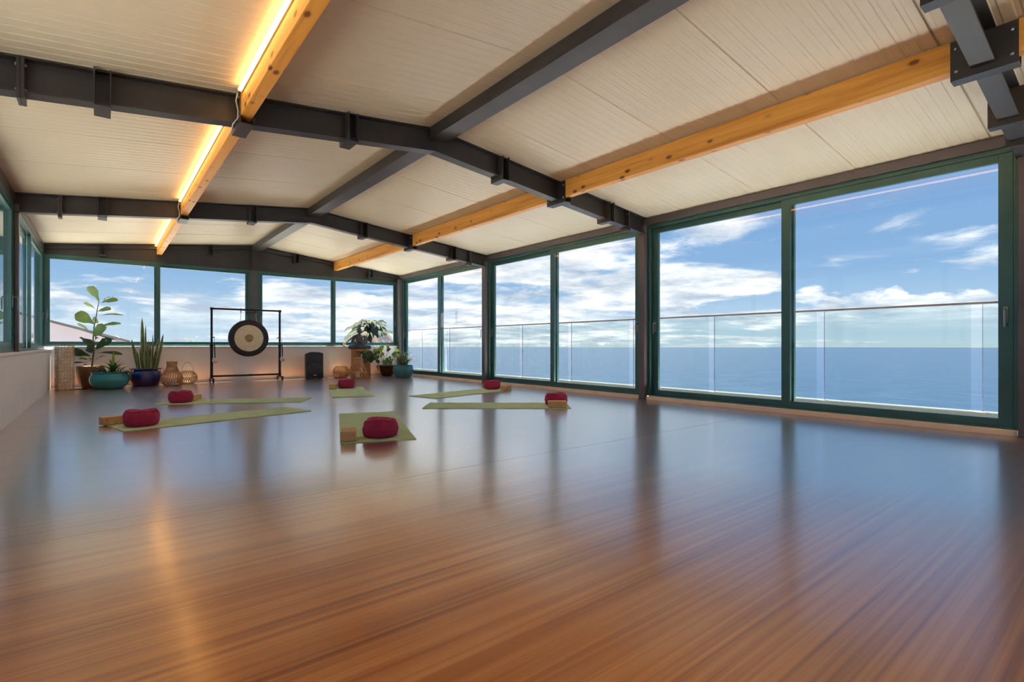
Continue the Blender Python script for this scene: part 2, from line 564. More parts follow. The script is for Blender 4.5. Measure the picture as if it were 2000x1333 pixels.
# ceiling: ribbed insulated panels, one object each, under a roof deck
deck = MB()
for (xa, xb) in ((-1.15, RX), (RX, 6.78)):  # right eave runs on unseen, shaped to keep sun off the indoor floor
    za, zb = ceil_z(xa) + 0.05, ceil_z(xb) + 0.05
    deck.prism([(xa, za), (xb, zb), (xb, zb + 0.06), (xa, za + 0.06)], 1, YR - 0.2, YB + 0.14)
ce = structure('ceiling', deck, 'ceiling_white')
PW = 1.045
def panel_mesh(side):
    ribs = 11
    pitch = PW / ribs
    prof = []
    g, s = 0.0028, 0.008
    y0 = 0.0016
    prof.append((y0, 0.006)); prof.append((y0 + 0.004, 0.0))
    for i in range(ribs):
        yb = i * pitch
        a = yb + pitch * 0.56
        prof += [(a, 0.0), (a + s, g), (yb + pitch - s - 0.002, g), (yb + pitch - 0.002, 0.0)]
    prof[-1] = (PW - 0.0056, 0.0)
    prof.append((PW - 0.0016, 0.006))
    xa, xb = ((-1.14, RX - 0.001) if side < 0 else (RX + 0.001, 6.77))
    mb = MB()
    za, zb = ceil_z(xa), ceil_z(xb)
    n = len(prof)
    vs_ = [(xa, p[0], za + p[1]) for p in prof] + [(xb, p[0], zb + p[1]) for p in prof]
    fs = [(i, i + 1, n + i + 1, n + i) for i in range(n - 1)]
    top = [(xa, y0, za + 0.049), (xa, PW - y0, za + 0.049), (xb, y0, zb + 0.049), (xb, PW - y0, zb + 0.049)]
    t = len(vs_)
    vs_ += top
    fs += [(t, t + 2, t + 3, t + 1), (0, n, t + 2, t), (n - 1, t + 1, t + 3, 2 * n - 1)]
    fs += [tuple(list(range(n)) + [t + 1, t]), tuple(list(range(2 * n - 1, n - 1, -1)) + [t + 2, t + 3])]
    mb.add(vs_, fs)
    return mb.mesh('ceiling_panel', 'ceiling_white')
for side in (-1, 1):
    me = panel_mesh(side)
    for k in range(-4, 12):
        y = 0.93 + PW * k
        o = share('ceiling_panel', me, ce, (0, y, 0))
        if k == 11: o.scale = (1, 0.40, 1)   # cut to the gable

# walls
wl = MB().box(-1.0, XL, YR, YB + 0.10, 0.0, 0.690)
structure('wall_left', wl, 'wall_skylight_tint')
structure('trim_1', MB().bbox(-1.02, XL + 0.012, YR, YB, 0.690, 0.714, 0.003), 'sill_white')
structure('wall_back', MB().box(-1.0, 6.36, YB, YB + 0.12, 0.0, 0.745), 'wall_white')
structure('trim_2', MB().bbox(XL + 0.012, 6.18, YB - 0.02, YB + 0.14, 0.745, 0.772, 0.003), 'sill_white')
wr = MB().prism([(-1.0, 2.475), (6.40, 2.475), (6.40, ceil_z(6.4)), (RX, RZ), (-1.0, ceil_z(-1.0))], 1, YR - 0.15, YR)
wr.box(-1.0, 6.40, YR - 0.15, YR, 0.0, 0.745)
structure('wall_rear', wr, 'wall_white')
# gable cladding above the back windows
ga = MB().prism([(-0.90, 2.475), (6.30, 2.475), (6.30, ceil_z(6.3) - 0.001), (RX, RZ - 0.001), (-0.90, ceil_z(-0.9) - 0.001)], 1, YB + 0.01, YB + 0.08)
structure('trim_3', ga, 'steel')
# eaves beams above the right doors and the left windows
structure('trim_4', MB().bbox(XR - 0.02, XR + 0.12, YR, YB, 2.552, 2.648, 0.004), 'steel_lit')
structure('trim_5', MB().bbox(-1.0, XLW + 0.03, YR, YB, 2.52, 2.648, 0.004), 'steel')
# pale wooden threshold strip under the doors
for i in range(4):
    a, b = POSTS[i] + 0.056, POSTS[i + 1] - 0.056 if i < 3 else POSTS[i + 1] - 0.145
    structure('baseboard_right', MB().bbox(XR - 0.03, XR + 0.14, a, b, 0.0, 0.054, 0.004), 'plinth_wood')

# ------------------------------------------------------------------ sliding doors and windows
def pull_handle(parent, x, y, z, toward, h=0.14):
    mb = MB()
    mb.bbox(min(x, x + toward * 0.012), max(x, x + toward * 0.012), y - 0.016, y + 0.016, z - 0.05, z + 0.10, 0.003)
    mb.tube([(x, y, z + 0.07), (x + toward * 0.045, y, z + 0.075), (x + toward * 0.055, y, z + 0.06), (x + toward * 0.055, y, z - h + 0.06)], 0.008, 8)
    return mb.build('handle', 'handle_grey', parent)

def sash_x(parent, x0, x1, ya, yb, za, zb, st, rail_b, rail_t, hy, hz, toward, glass='door_glass'):
    """a glazed leaf lying in a plane of constant x"""
    mb = MB()
    mb.bbox(x0, x1, ya, ya + st, za, zb, 0.003)
    mb.bbox(x0, x1, yb - st, yb, za, zb, 0.003)
    mb.bbox(x0, x1, ya + st, yb - st, za, za + rail_b, 0.003)
    mb.bbox(x0, x1, ya + st, yb - st, zb - rail_t, zb, 0.003)
    s = mb.build('sash', 'frame_green', parent)
    xm = (x0 + x1) / 2
    MB().box(xm - 0.006, xm + 0.006, ya + st - 0.004, yb - st + 0.004, za + rail_b - 0.004, zb - rail_t + 0.004).build('pane', glass, s)
    if hy is not None:
        pull_handle(s, x0 if toward < 0 else x1, hy, hz, toward)
    return s

for i in range(4):
    a, b = POSTS[i] + 0.05, POSTS[i + 1] - 0.05
    ja, jb = POSTS[i] + 0.001, POSTS[i + 1] - 0.001
    if i == 3:
        b = POSTS[i + 1] - 0.14
        jb = b
    d = structure('door_%d' % (i + 1))
    fr = MB()
    X0, X1 = XR + 0.02, XR + 0.135
    fr.bbox(X0, X1, ja, a + 0.035, 0.0545, 2.5515, 0.003)
    fr.bbox(X0, X1, b - 0.035, jb, 0.0545, 2.5515, 0.003)
    fr.bbox(X0, X1, a + 0.035, b - 0.035, 0.0545, 0.075, 0.003)
    fr.bbox(X0, X1, a + 0.035, b - 0.035, 2.505, 2.552, 0.003)
    fr.build('frame', 'frame_green', d)
    mid = (a + b) / 2
    sash_x(d, XR + 0.026, XR + 0.070, a + 0.037, mid + 0.06, 0.076, 2.503, 0.098, 0.066, 0.075, a + 0.085, 1.04, -1)
    sash_x(d, XR + 0.082, XR + 0.126, mid - 0.06, b - 0.037, 0.076, 2.503, 0.098, 0.066, 0.075, b - 0.085, 1.04, -1)

for i in range(4):
    a, b = POSTS[i] + 0.05, POSTS[i + 1] - 0.05
    ja, jb = POSTS[i] + 0.001, POSTS[i + 1] - 0.001
    if i == 3: b = jb = POSTS[i + 1] + 0.0
    d = structure('window_%d' % (i + 1))
    fr = MB()
    X0, X1 = XLW - 0.10, XLW + 0.02
    fr.bbox(X0, X1, ja, a + 0.035, 0.715, 2.52, 0.003)
    fr.bbox(X0, X1, b - 0.035, jb, 0.715, 2.52, 0.003)
    fr.bbox(X0, X1, a + 0.035, b - 0.035, 0.7145, 0.75, 0.003)
    fr.bbox(X0, X1, a + 0.035, b - 0.035, 2.475, 2.52, 0.003)
    fr.build('frame', 'frame_green', d)
    mid = (a + b) / 2
    sash_x(d, XLW - 0.090, XLW - 0.046, a + 0.037, mid + 0.05, 0.751, 2.473, 0.085, 0.075, 0.06, a + 0.08, 1.30, 1)
    sash_x(d, XLW - 0.034, XLW + 0.010, mid - 0.05, b - 0.037, 0.751, 2.473, 0.085, 0.075, 0.06, b - 0.08, 1.30, 1)

def gable_window(num, a, b, yw, toward):
    d = structure('window_%d' % num)
    fr = MB()
    def Y(p, q):
        return (yw + p, yw + q) if toward < 0 else (yw - q, yw - p)
    Y0, Y1 = Y(0.005, 0.10)
    fr.bbox(a, a + 0.04, Y0, Y1, 0.773, 2.474, 0.003)
    fr.bbox(b - 0.04, b, Y0, Y1, 0.773, 2.474, 0.003)
    fr.bbox(a + 0.04, b - 0.04, Y0, Y1, 0.773, 0.80, 0.003)
    fr.bbox(a + 0.04, b - 0.04, Y0, Y1, 2.44, 2.474, 0.003)
    fr.build('frame', 'frame_green', d)
    mid = (a + b) / 2
    for j, (sa, sb, yo) in enumerate(((a + 0.042, mid + 0.05, 0.012), (mid - 0.05, b - 0.042, 0.056))):
        st = 0.062
        mb = MB()
        ya, yb = Y(yo, yo + 0.038)
        mb.bbox(sa, sa + st, ya, yb, 0.801, 2.438, 0.003)
        mb.bbox(sb - st, sb, ya, yb, 0.801, 2.438, 0.003)
        mb.bbox(sa + st, sb - st, ya, yb, 0.801, 0.862, 0.003)
        mb.bbox(sa + st, sb - st, ya, yb, 2.388, 2.438, 0.003)
        s = mb.build('sash', 'frame_green', d)
        ym = (ya + yb) / 2
        MB().box(sa + st - 0.004, sb - st + 0.004, ym - 0.006, ym + 0.006, 0.858, 2.392).build('pane', 'door_glass', s)
        if toward < 0:
            hx = (sa + 0.03) if j == 0 else (sb - 0.03)
            hb = MB().bbox(hx - 0.014, hx + 0.014, ya - 0.012, ya, 1.32, 1.45, 0.003)
            hb.tube([(hx, ya, 1.42), (hx, ya - 0.04, 1.425), (hx, ya - 0.05, 1.41), (hx, ya - 0.05, 1.29)], 0.008, 8)
            hb.build('handle', 'handle_grey', s)
gable_window(5, -0.86, 2.61, YB, -1)
gable_window(6, 2.745, 6.20, YB, -1)
gable_window(7, -0.86, 2.67, YR, 1)  # unseen rear glazing, this and the next, added to let more daylight in
gable_window(8, 2.68, 6.20, YR, 1)

# ------------------------------------------------------------------ steel frame
def column(x0, x1, y0, y1, z0, z1, label, name='steel_column'):
    t = thing(name, label, 'column', ((x0 + x1) / 2, (y0 + y1) / 2, z0))
    hx, hy, h = (x1 - x0) / 2, (y1 - y0) / 2, z1 - z0
    MB().bbox(-hx, hx, -hy, hy, 0.012 if z0 == 0 else 0.0, h, 0.004).build('shaft', 'steel_lit', t)
    if z0 == 0:
        MB().bbox(-hx - 0.004, hx + 0.004, -hy - 0.004, hy + 0.004, 0.0005, 0.012, 0.002).build('base_plate', 'steel_lit', t)
    else:
        MB().bbox(-hx - 0.006, hx + 0.006, -hy - 0.006, hy + 0.006, 0.0, 0.006, 0.001).build('foot_plate', 'steel_lit', t)
    return t
column(6.17, 6.248, 0.652, 0.748, 0, 2.55, 'dark steel column at the right edge of the photo beside the nearest glass door')
column(6.17, 6.248, 4.655, 4.755, 0, 2.55, 'dark steel column between the two nearest pairs of sliding doors on the sea side')
column(6.17, 6.248, 8.645, 8.745, 0, 2.55, 'dark steel column behind a red cushion, between the middle and far sliding doors')
column(6.17, 6.365, YB - 0.138, YB - 0.003, 0, 2.55, 'dark steel column in the far right corner behind the spiky plant')
column(XLW + 0.022, XLW + 0.062, 8.655, 8.735, 0.7145, 2.52, 'slim dark post standing on the left sill below the second rafter')
column(XLW + 0.022, XLW + 0.062, 4.665, 4.745, 0.7145, 2.52, 'slim dark post on the left sill below the rafter nearest the middle')
column(2.612, 2.742, YB + 0.006, YB + 0.10, 0.773, 2.474, 'dark steel post behind the gong, splitting the back windows in two')

bolt_me = MB().lathe([(0.0, 0.0), (0.011, 0.0), (0.011, 0.006), (0.007, 0.010), (0.0, 0.011)], 8).mesh('bolt', 'bolt_steel', smooth=True, angle=40)
SHOES = (0.0, 0.905, 1.80, 3.57, 4.50, 5.385)
TIMBER = (0.905, 4.50)

def rafter(yc, label, half=0.06, left=-0.83, right=6.21, splices=(-0.42, 5.80)):
    t = thing('steel_rafter', label, 'rafter', (0, yc, 0))
    D = 0.24
    for (xa, xb) in ((left, RX), (RX, right)):
        mb = MB()
        def band(y0, y1, dz0, dz1):
            mb.prism([(xa, ceil_z(xa) - dz1), (xb, ceil_z(xb) - dz1), (xb, ceil_z(xb) - dz0), (xa, ceil_z(xa) - dz0)], 1, y0, y1)
        band(-half, half, 0.003, 0.015)
        band(-half, half, D - 0.013, D)
        band(-0.005, 0.005, 0.015, D - 0.013)
        mb.build('girder', 'steel', t)
    for x in SHOES:
        timber = x in TIMBER
        hy = 0.165 if timber else 0.115
        w = 0.052 if timber else 0.048
        ztop = ceil_z(x) - 0.008
        zbot = ceil_z(x) - D - 0.030
        mb = MB()
        mb.box(x - w, x - w + 0.007, -hy, hy, zbot, ztop - SL * w)
        mb.box(x + w - 0.007, x + w, -hy, hy, zbot, ztop - SL * w)
        mb.box(x - w, x + w, -hy, hy, zbot - 0.007, zbot)
        s = mb.build('beam_shoe', 'steel', t)
        if timber:
            for sy in (-1, 1):
                for zz in (zbot + 0.05, ztop - 0.06):
                    share('bolt', bolt_me, s, (x - w, sy * (hy - 0.03), zz), (0, -math.pi / 2, 0))
                    share('bolt', bolt_me, s, (x + w, sy * (hy - 0.03), zz), (0, math.pi / 2, 0))
    for x in splices:
        zt, zb = ceil_z(x) - 0.006, ceil_z(x) - D - 0.045
        mb = MB()
        mb.bbox(x - 0.020, x - 0.001, -0.075, 0.075, zb, zt - 0.003, 0.002)
        mb.bbox(x + 0.001, x + 0.020, -0.075, 0.075, zb, zt - 0.003, 0.002)
        s = mb.build('splice_plate', 'steel', t)
        for zz in (zb + 0.065, zt - 0.05):
            for sy in (-0.045, 0.045):
                share('bolt', bolt_me, s, (x - 0.020, sy, zz), (0, -math.pi / 2, 0))
                share('bolt', bolt_me, s, (x + 0.020, sy, zz), (0, math.pi / 2, 0))
    return t
rafter(0.70, 'dark steel rafter nearest the camera, its lower end and shoes showing at the upper right')
rafter(4.70, 'dark steel rafter crossing the whole ceiling, nearest one seen from end to end')
rafter(8.69, 'dark steel rafter in the middle distance, next one before the gable end')

# flat rafter against the gable
t = thing('steel_rafter', 'dark steel rafter lying against the gable above the back windows', 'rafter', (0, YB - 0.03, 0))
for (xa, xb) in ((-0.83, RX), (RX, 6.21)):
    mb = MB()
    for (y0, y1, d0, d1) in ((-0.05, 0.038, 0.003, 0.018), (-0.01, 0.038, 0.018, 0.095)):
        mb.prism([(xa, ceil_z(xa) - d1), (xb, ceil_z(xb) - d1), (xb, ceil_z(xb) - d0), (xa, ceil_z(xa) - d0)], 1, y0, y1)
    mb.build('girder', 'steel', t)
for x in (0.0, 1.80, 3.57, 5.385):
    z1 = ceil_z(x) - 0.02
    mb = MB()
    mb.box(x - 0.045, x - 0.037, -0.11, 0.038, z1 - 0.20, z1)
    mb.box(x + 0.037, x + 0.045, -0.11, 0.038, z1 - 0.20, z1)
    mb.box(x - 0.045, x + 0.045, -0.11, 0.038, z1 - 0.207, z1 - 0.20)
    mb.build('beam_shoe', 'steel', t)
MB().bbox(2.62, 2.735, -0.055, 0.036, 2.475, RZ - 0.02, 0.003).build('king_post', 'steel', t)

def ridge(y0, y1, label):
    t = thing('ridge_beam', label, 'beam', (2.70, y0, 2.905))
    L = y1 - y0
    mb = MB()
    mb.bbox(-0.085, 0.105, 0, L, 0.0, 0.014, 0.002)
    mb.box(-0.085, -0.075, 0, L, 0.014, 0.118)
    mb.box(0.095, 0.105, 0, L, 0.014, 0.116)
    mb.build('channel', 'steel', t)
    for y in (0.004, L - 0.012):
        MB().box(-0.074, 0.094, y, y + 0.008, 0.0145, 0.112).build('end_plate', 'steel', t)
ridge(0.765, 4.635, 'dark steel ridge beam segment nearest the camera, running into the upper edge')
ridge(4.765, 8.625, 'dark steel ridge beam segment over the middle of the room')
ridge(8.755, YB - 0.09, 'dark steel ridge beam segment farthest away, meeting the gable')

def timber(xc, y0, y1, label, group):
    t = thing('timber_beam', label, 'beam', (xc, (y0 + y1) / 2, 0), 0, group)
    w = 0.0445
    zt = ceil_z(xc) - SL * w - 0.003
    h = 0.205
    L = (y1 - y0) / 2
    MB().bbox(-w, w, -L, L, zt - h, zt, 0.004).build('joist', 'pine', t)
    return t, zt
seg = [(YR + 0.02, 0.66), (0.74, 4.66), (4.74, 8.65), (8.73, YB - 0.05)]
pos = ['behind the camera', 'over the front of the room', 'over the middle of the room', 'reaching the back windows']
def led(xc, y0, y1, side, zt, where):
    x = xc + side * 0.046
    sgn = side
    t = thing('led_strip', 'warm LED strip on the %s pine beam, %s' % ('left' if side < 0 else 'right', where), 'lamp',
              (x, (y0 + y1) / 2, zt - 0.048), 0, 'LED strips on the pine beams')
    L = (y1 - y0) / 2
    xs = sorted((0.0, sgn * 0.008))
    MB().box(xs[0], xs[1], -L, L, -0.006, 0.030).build('profile', 'led_profile', t)
    xs = sorted((sgn * 0.009, sgn * 0.030))
    MB().bbox(xs[0], xs[1], -L + 0.01, L - 0.01, 0.0005, 0.022, 0.006).build('diffuser', 'led_diffuser', t)
for i, (a, b) in enumerate(seg):
    for xc, sd, nm in ((0.905, -1, 'left'), (4.50, 1, 'right')):
        if i == 0 and sd < 0:
            continue
        _, zt = timber(xc, a, b, 'knotty orange pine beam on the %s side of the ceiling, %s' % (nm, pos[i]), 'pine roof beams')
        led(xc, max(a, YR + 0.06) + 0.17, b - 0.17 if i < 3 else b - 0.03, sd, zt, pos[i])

# LED feed cable looping down beside the left beam shoe
for yc, w in ((4.70, 'second-nearest'), (8.69, 'farther')):
    x = 0.835
    pts = [(0, -0.17, 0.0), (-0.006, -0.14, -0.05), (0.012, -0.13, -0.12), (0.008, -0.135, -0.185), (-0.02, -0.10, -0.225), (-0.01, 0.0, -0.235), (0.0, 0.15, -0.215)]
    o = MB().tube(pts, 0.005, 6).build('led_cable', 'cord_light', smooth=True)
    o.location = (x, yc, 2.79)
    tag(o, 'thin pale cable looping past the %s rafter beside the left pine beam' % w, 'cable')

# ------------------------------------------------------------------ outside: balcony, railing
structure('balcony_deck', MB().box(6.41, 7.20, YR - 1.5, YB + 2.2, -0.20, -0.010), 'deck_tile')
structure('balcony_kerb', MB().bbox(6.99, 7.16, YR - 1.5, YB + 2.2, -0.009, 0.112, 0.006), 'kerb_concrete')
bal = thing('glass_balustrade', 'frameless glass balustrade with thin brown handrail outside the sliding doors', 'railing', (7.05, 0, 0.112))
y = 1.16 - 1.475 * 3
k = 0
while y < YB + 2.0:
    MB().box(-0.007, 0.007, y + 0.045, y + 1.475 - 0.045, 0.0, 1.105).build('glass_panel', 'balustrade_glass', bal)
    MB().box(-0.006, 0.006, y - 0.048, y - 0.045, 0.0, 1.105).build('edge_strip', 'rail_steel', bal)
    y += 1.475
    k += 1
MB().bbox(-0.02, 0.02, YR - 1.4, YB + 2.1, 1.106, 1.132, 0.006).build('handrail', 'rail_steel', bal)

# unseen paving, landward and behind the room, added to bounce sunlight indoors
structure('bounce_terrace', MB().box(-14.0, -1.02, -14.0, YB + 1.5, -0.25, -0.03), 'bounce_paving')
structure('bounce_terrace_rear', MB().box(-1.01, 7.20, -14.0, YR - 1.51, -0.25, -0.03), 'bounce_paving')

# sea, islands, land
sea = MB()
R_SEA = 15000.0
ring = [(0, 0, 0)]
rad = [60, 200, 600, 1500, 4000, 9000, R_SEA]
SEG = 96
vs_, fs = [], []
for r in rad:
    for kk in range(SEG):
        a = 2 * math.pi * kk / SEG
        vs_.append((r * math.cos(a), r * math.sin(a), 0))
for i in range(len(rad) - 1):
    for kk in range(SEG):
        k2 = (kk + 1) % SEG
        fs.append((i * SEG + kk, i * SEG + k2, (i + 1) * SEG + k2, (i + 1) * SEG + kk))
sea.add(vs_, fs)
so = structure('sea', sea, 'sea')
so.location = (0, 0, -60)

def island(az0, az1, dist, hmax, seed, label):
    n = 60
    mb = MB()
    rows = []
    t0 = (az0 + az1) / 2
    base = Vector((math.sin(t0) * dist, math.cos(t0) * dist, -60))
    vs_, fs = [], []
    for j, (dr, hh) in enumerate(((-500, 0.0), (0, 1.0), (700, 0.6), (1400, 0.0))):
        for i in range(n + 1):
            f = i / n
            az = az0 + (az1 - az0) * f
            env = math.sin(math.pi * f) ** 0.8
            h = hmax * env * (0.65 + 0.6 * mnoise.fractal(Vector((f * 5, seed, j * 0.2)), 1.0, 2.0, 4))
            p = Vector((math.sin(az) * (dist + dr), math.cos(az) * (dist + dr), -60 + max(h, 0) * hh))
            vs_.append(tuple(p - base))
    for j in range(3):
        for i in range(n):
            a = j * (n + 1) + i
            fs.append((a, a + 1, a + n + 2, a + n + 1))
    mb.add(vs_, fs)
    o = mb.build('island', 'island_haze_blue', smooth=True)
    o.location = base
    tag(o, label, 'island')
    return o
def az_of(px): return YAW + math.atan((px - 1000.0) / F_PX)
island(az_of(1095), az_of(1260), 13000, 235, 2.0, 'larger hazy blue island on the horizon behind the middle glass doors')
island(az_of(1288), az_of(1500), 13500, 150, 5.0, 'lower hazy blue island on the horizon, right of the taller one')

gb = MB()
gb.add([(-60, 13.2, -3.0), (6.0, 13.2, -3.0), (9.0, 30, -3.2), (4, 60, -4), (-60, 60, -4)], [(0, 1, 2, 3, 4)])
gb.add([(6.0, 13.2, -3.0), (9.0, 30, -3.2), (30, 34, -60), (26, 13, -60)], [(0, 3, 2, 1)])
structure('ground', gb, 'gravel_ground')

# neighbouring building with a sloping roof edge
nb = thing('neighbour_house', 'pale mauve neighbouring house with sloping roof edge, seen at the left back window', 'building', (-1.5, 24.0, -3.05))
MB().prism([(-9.0, 0), (1.9, 0), (1.9, 4.00), (0.0, 4.70), (-4.0, 5.9), (-9.0, 4.2)], 1, 0.0, 8.0).build('wall', 'render_mauve', nb)
rb = MB()
rb.prism([(-4.0, 5.92), (2.3, 3.93), (2.3, 4.01), (-4.0, 6.02)], 1, -0.25, 8.2)
rb.prism([(-4.0, 5.92), (-9.3, 4.15), (-9.3, 4.25), (-4.0, 6.02)], 1, -0.25, 8.2)
rb.build('roof', 'roof_mauve', nb)

# ------------------------------------------------------------------ leaves
PROFILES = {
    'obovate': [(0.0, 0.06), (0.12, 0.18), (0.3, 0.48), (0.5, 0.80), (0.7, 1.0), (0.86, 0.86), (0.96, 0.45), (1.0, 0.04)],
    'oval': [(0.0, 0.08), (0.1, 0.45), (0.28, 0.88), (0.48, 1.0), (0.7, 0.80), (0.88, 0.42), (1.0, 0.03)],
    'heart': [(0.0, 0.35), (0.08, 0.85), (0.25, 1.0), (0.5, 0.85), (0.75, 0.5), (1.0, 0.03)],
    'strap': [(0.0, 0.7), (0.2, 0.9), (0.45, 1.0), (0.7, 0.8), (0.88, 0.45), (1.0, 0.04)],
    'blade': [(0.0, 0.6), (0.25, 0.9), (0.5, 1.0), (0.75, 0.85), (0.92, 0.45), (1.0, 0.05)],
}
def leaf_geo(mb, base, tip, width, prof='oval', bow=0.12, fold=0.18, side=None, wave=0.0, margin=False):
    base, tip = Vector(base), Vector(tip)
    d = tip - base
    L = d.length
    dn = d.normalized()
    up = Vector((0, 0, 1))
    if side is None:
        side = dn.cross(up)
        if side.length < 0.15: side = dn.cross(Vector((0, 1, 0)))
    side = Vector(side)
    side = (side - dn * side.dot(dn)).normalized()
    nrm = side.cross(dn).normalized()
    if nrm.z < 0: nrm = -nrm
    P = PROFILES[prof]
    cs = []
    for (t, w) in P:
        c = base + d * t + nrm * (bow * L * 4 * t * (1 - t))
        h = width * 0.5 * w
        wv = wave * width * math.sin(t * 17.0)
        cs.append((c, side * h, nrm * (fold * h + wv), nrm * (fold * h - wv)))
    o = len(mb.v)
    if not margin:
        for (c, s, a, b) in cs:
            mb.v += [tuple(c - s + a), tuple(c), tuple(c + s + b)]
        for i in range(len(P) - 1):
            q = o + i * 3
            mb.f += [(q, q + 1, q + 4, q + 3), (q + 1, q + 2, q + 5, q + 4)]
            mb.m += [0, 0]
    else:
        for (c, s, a, b) in cs:
            mb.v += [tuple(c - s + a), tuple(c - s * 0.72 + a * 0.6), tuple(c), tuple(c + s * 0.72 + b * 0.6), tuple(c + s + b)]
        for i in range(len(P) - 1):
            q = o + i * 5
            for k in range(4):
                mb.f.append((q + k, q + k + 1, q + k + 6, q + k + 5))
                mb.m.append(1 if k in (0, 3) else 0)
    return mb
def leaf(parent, mat, *a, name='leaf', **kw):
    mb = leaf_geo(MB(), *a, **kw)
    me = bpy.data.meshes.new(name)
    me.from_pydata(mb.v, [], mb.f)
    for mt in ([mat] if isinstance(mat, str) else mat): me.materials.append(MATS[mt])
    me.polygons.foreach_set('material_index', mb.m)
    me.polygons.foreach_set('use_smooth', [True] * len(me.polygons))
    o = bpy.data.objects.new(name, me); COL.objects.link(o)
    o.parent = parent
    return o

VR = Vector((math.cos(YAW), -math.sin(YAW), 0))   # across the view, used only to lay out measured plant shapes
VF = Vector((math.sin(YAW), math.cos(YAW), 0))

def pot(parent, prof, mat, soil_r, soil_z, seg=48):
    MB().lathe(prof, seg).build('pot', mat, parent, smooth=True, angle=50)
    MB().lathe([(0.0, soil_z - 0.01), (soil_r * 0.6, soil_z - 0.004), (soil_r, soil_z - 0.012), (soil_r, soil_z - 0.03), (0.0, soil_z - 0.03)], 24,
               fn=lambda r, z, a: (r, z + 0.006 * math.sin(5 * a))).build('soil', 'soil', parent, smooth=True, angle=40)

# --- fiddle-leaf fig in a bronze-brown pot
fig = thing('potted_fig', 'tall fiddle-leaf fig in a brown bronze pot behind the turquoise bowl', 'plant', (-0.175, 12.40, 0))
pot(fig, [(0.0, 0.0), (0.115, 0.0), (0.125, 0.008), (0.165, 0.10), (0.195, 0.22), (0.208, 0.34), (0.212, 0.395), (0.206, 0.402), (0.198, 0.395), (0.19, 0.33), (0.0, 0.32)], 'bronze_glaze', 0.19, 0.365)
S = 0.00162
def figp(x, y, d=0.0):
    # sketch coordinates: stem base at (245, 985)
    p = VR * ((x - 225) * S) + VF * d + Vector((0, 0, 0.36 + (985 - y) * S))
    p.y = min(p.y, 0.20)        # keep clear of the back window
    return p
stem_pts = [figp(238, 990), figp(250, 900), figp(262, 800), figp(255, 700), figp(258, 600), figp(268, 500), figp(290, 400), figp(305, 300), figp(325, 210)]
MB().tube(stem_pts, [0.014, 0.013, 0.012, 0.011, 0.010, 0.009, 0.008, 0.007, 0.005], 8).build('stem', 'stem_brown', fig, smooth=True)
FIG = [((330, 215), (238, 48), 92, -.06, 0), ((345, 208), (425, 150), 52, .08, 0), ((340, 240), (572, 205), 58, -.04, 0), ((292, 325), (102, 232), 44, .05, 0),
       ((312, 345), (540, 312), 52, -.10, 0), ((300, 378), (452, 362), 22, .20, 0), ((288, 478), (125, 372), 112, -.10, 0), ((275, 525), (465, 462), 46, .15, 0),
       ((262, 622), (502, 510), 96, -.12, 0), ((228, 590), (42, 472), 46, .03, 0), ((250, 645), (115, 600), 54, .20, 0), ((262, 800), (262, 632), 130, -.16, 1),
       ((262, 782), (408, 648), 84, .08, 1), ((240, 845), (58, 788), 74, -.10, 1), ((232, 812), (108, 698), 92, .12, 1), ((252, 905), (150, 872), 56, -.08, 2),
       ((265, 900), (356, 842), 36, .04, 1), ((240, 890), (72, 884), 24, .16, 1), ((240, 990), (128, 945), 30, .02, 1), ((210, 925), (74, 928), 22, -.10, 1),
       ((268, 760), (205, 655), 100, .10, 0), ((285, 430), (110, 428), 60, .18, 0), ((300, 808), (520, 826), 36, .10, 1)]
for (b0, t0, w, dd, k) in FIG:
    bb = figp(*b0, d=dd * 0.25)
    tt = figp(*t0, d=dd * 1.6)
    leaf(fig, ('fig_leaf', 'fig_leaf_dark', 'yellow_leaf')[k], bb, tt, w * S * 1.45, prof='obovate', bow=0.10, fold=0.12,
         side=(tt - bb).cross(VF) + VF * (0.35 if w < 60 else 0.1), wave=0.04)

# --- turquoise bowl with mixed foliage
teal = thing('potted_bromeliad', 'wide turquoise glazed bowl planted with green bromeliad and trailing leaves', 'plant', (0.10, 11.90, 0))
pot(teal, [(0.0, 0.0), (0.195, 0.0), (0.215, 0.012), (0.27, 0.075), (0.297, 0.155), (0.290, 0.225), (0.262, 0.272), (0.268, 0.286), (0.280, 0.296), (0.276, 0.306), (0.258, 0.304), (0.246, 0.285), (0.24, 0.25), (0.0, 0.25)], 'teal_glaze', 0.245, 0.285)
random.seed(11)
for i in range(15):
    a = i * 2.4
    c0 = VR * 0.07 + Vector((0, 0, 0.28))
    L = random.uniform(0.20, 0.32)
    el = 0.45 + 0.75 * (i / 15)
    tip = c0 + Vector((math.cos(a) * L * math.cos(el), math.sin(a) * L * math.cos(el), L * math.sin(el)))
    leaf(teal, 'green_leaf' if i % 3 else 'lime_leaf', c0, tip, 0.062, prof='strap', bow=0.13, fold=0.3)
leaf(teal, 'lime_leaf', VR * 0.06 + Vector((0, 0, 0.30)), VR * 0.075 + Vector((0, 0, 0.68)), 0.05, prof='oval', bow=0.02)
for i in range(26):
    a = random.uniform(0, 6.28)
    r0 = random.uniform(0.05, 0.2)
    b0 = Vector((math.cos(a) * r0, math.sin(a) * r0, 0.28))
    L = random.uniform(0.08, 0.17)
    el = random.uniform(0.2, 1.2)
    leaf(teal, random.choice(('green_leaf', 'ivy_leaf', 'fig_leaf_dark', 'grey_leaf')), b0,
         b0 + Vector((math.cos(a) * L * math.cos(el), math.sin(a) * L * math.cos(el), L * math.sin(el))), random.uniform(0.025, 0.05), prof='oval', bow=0.2)
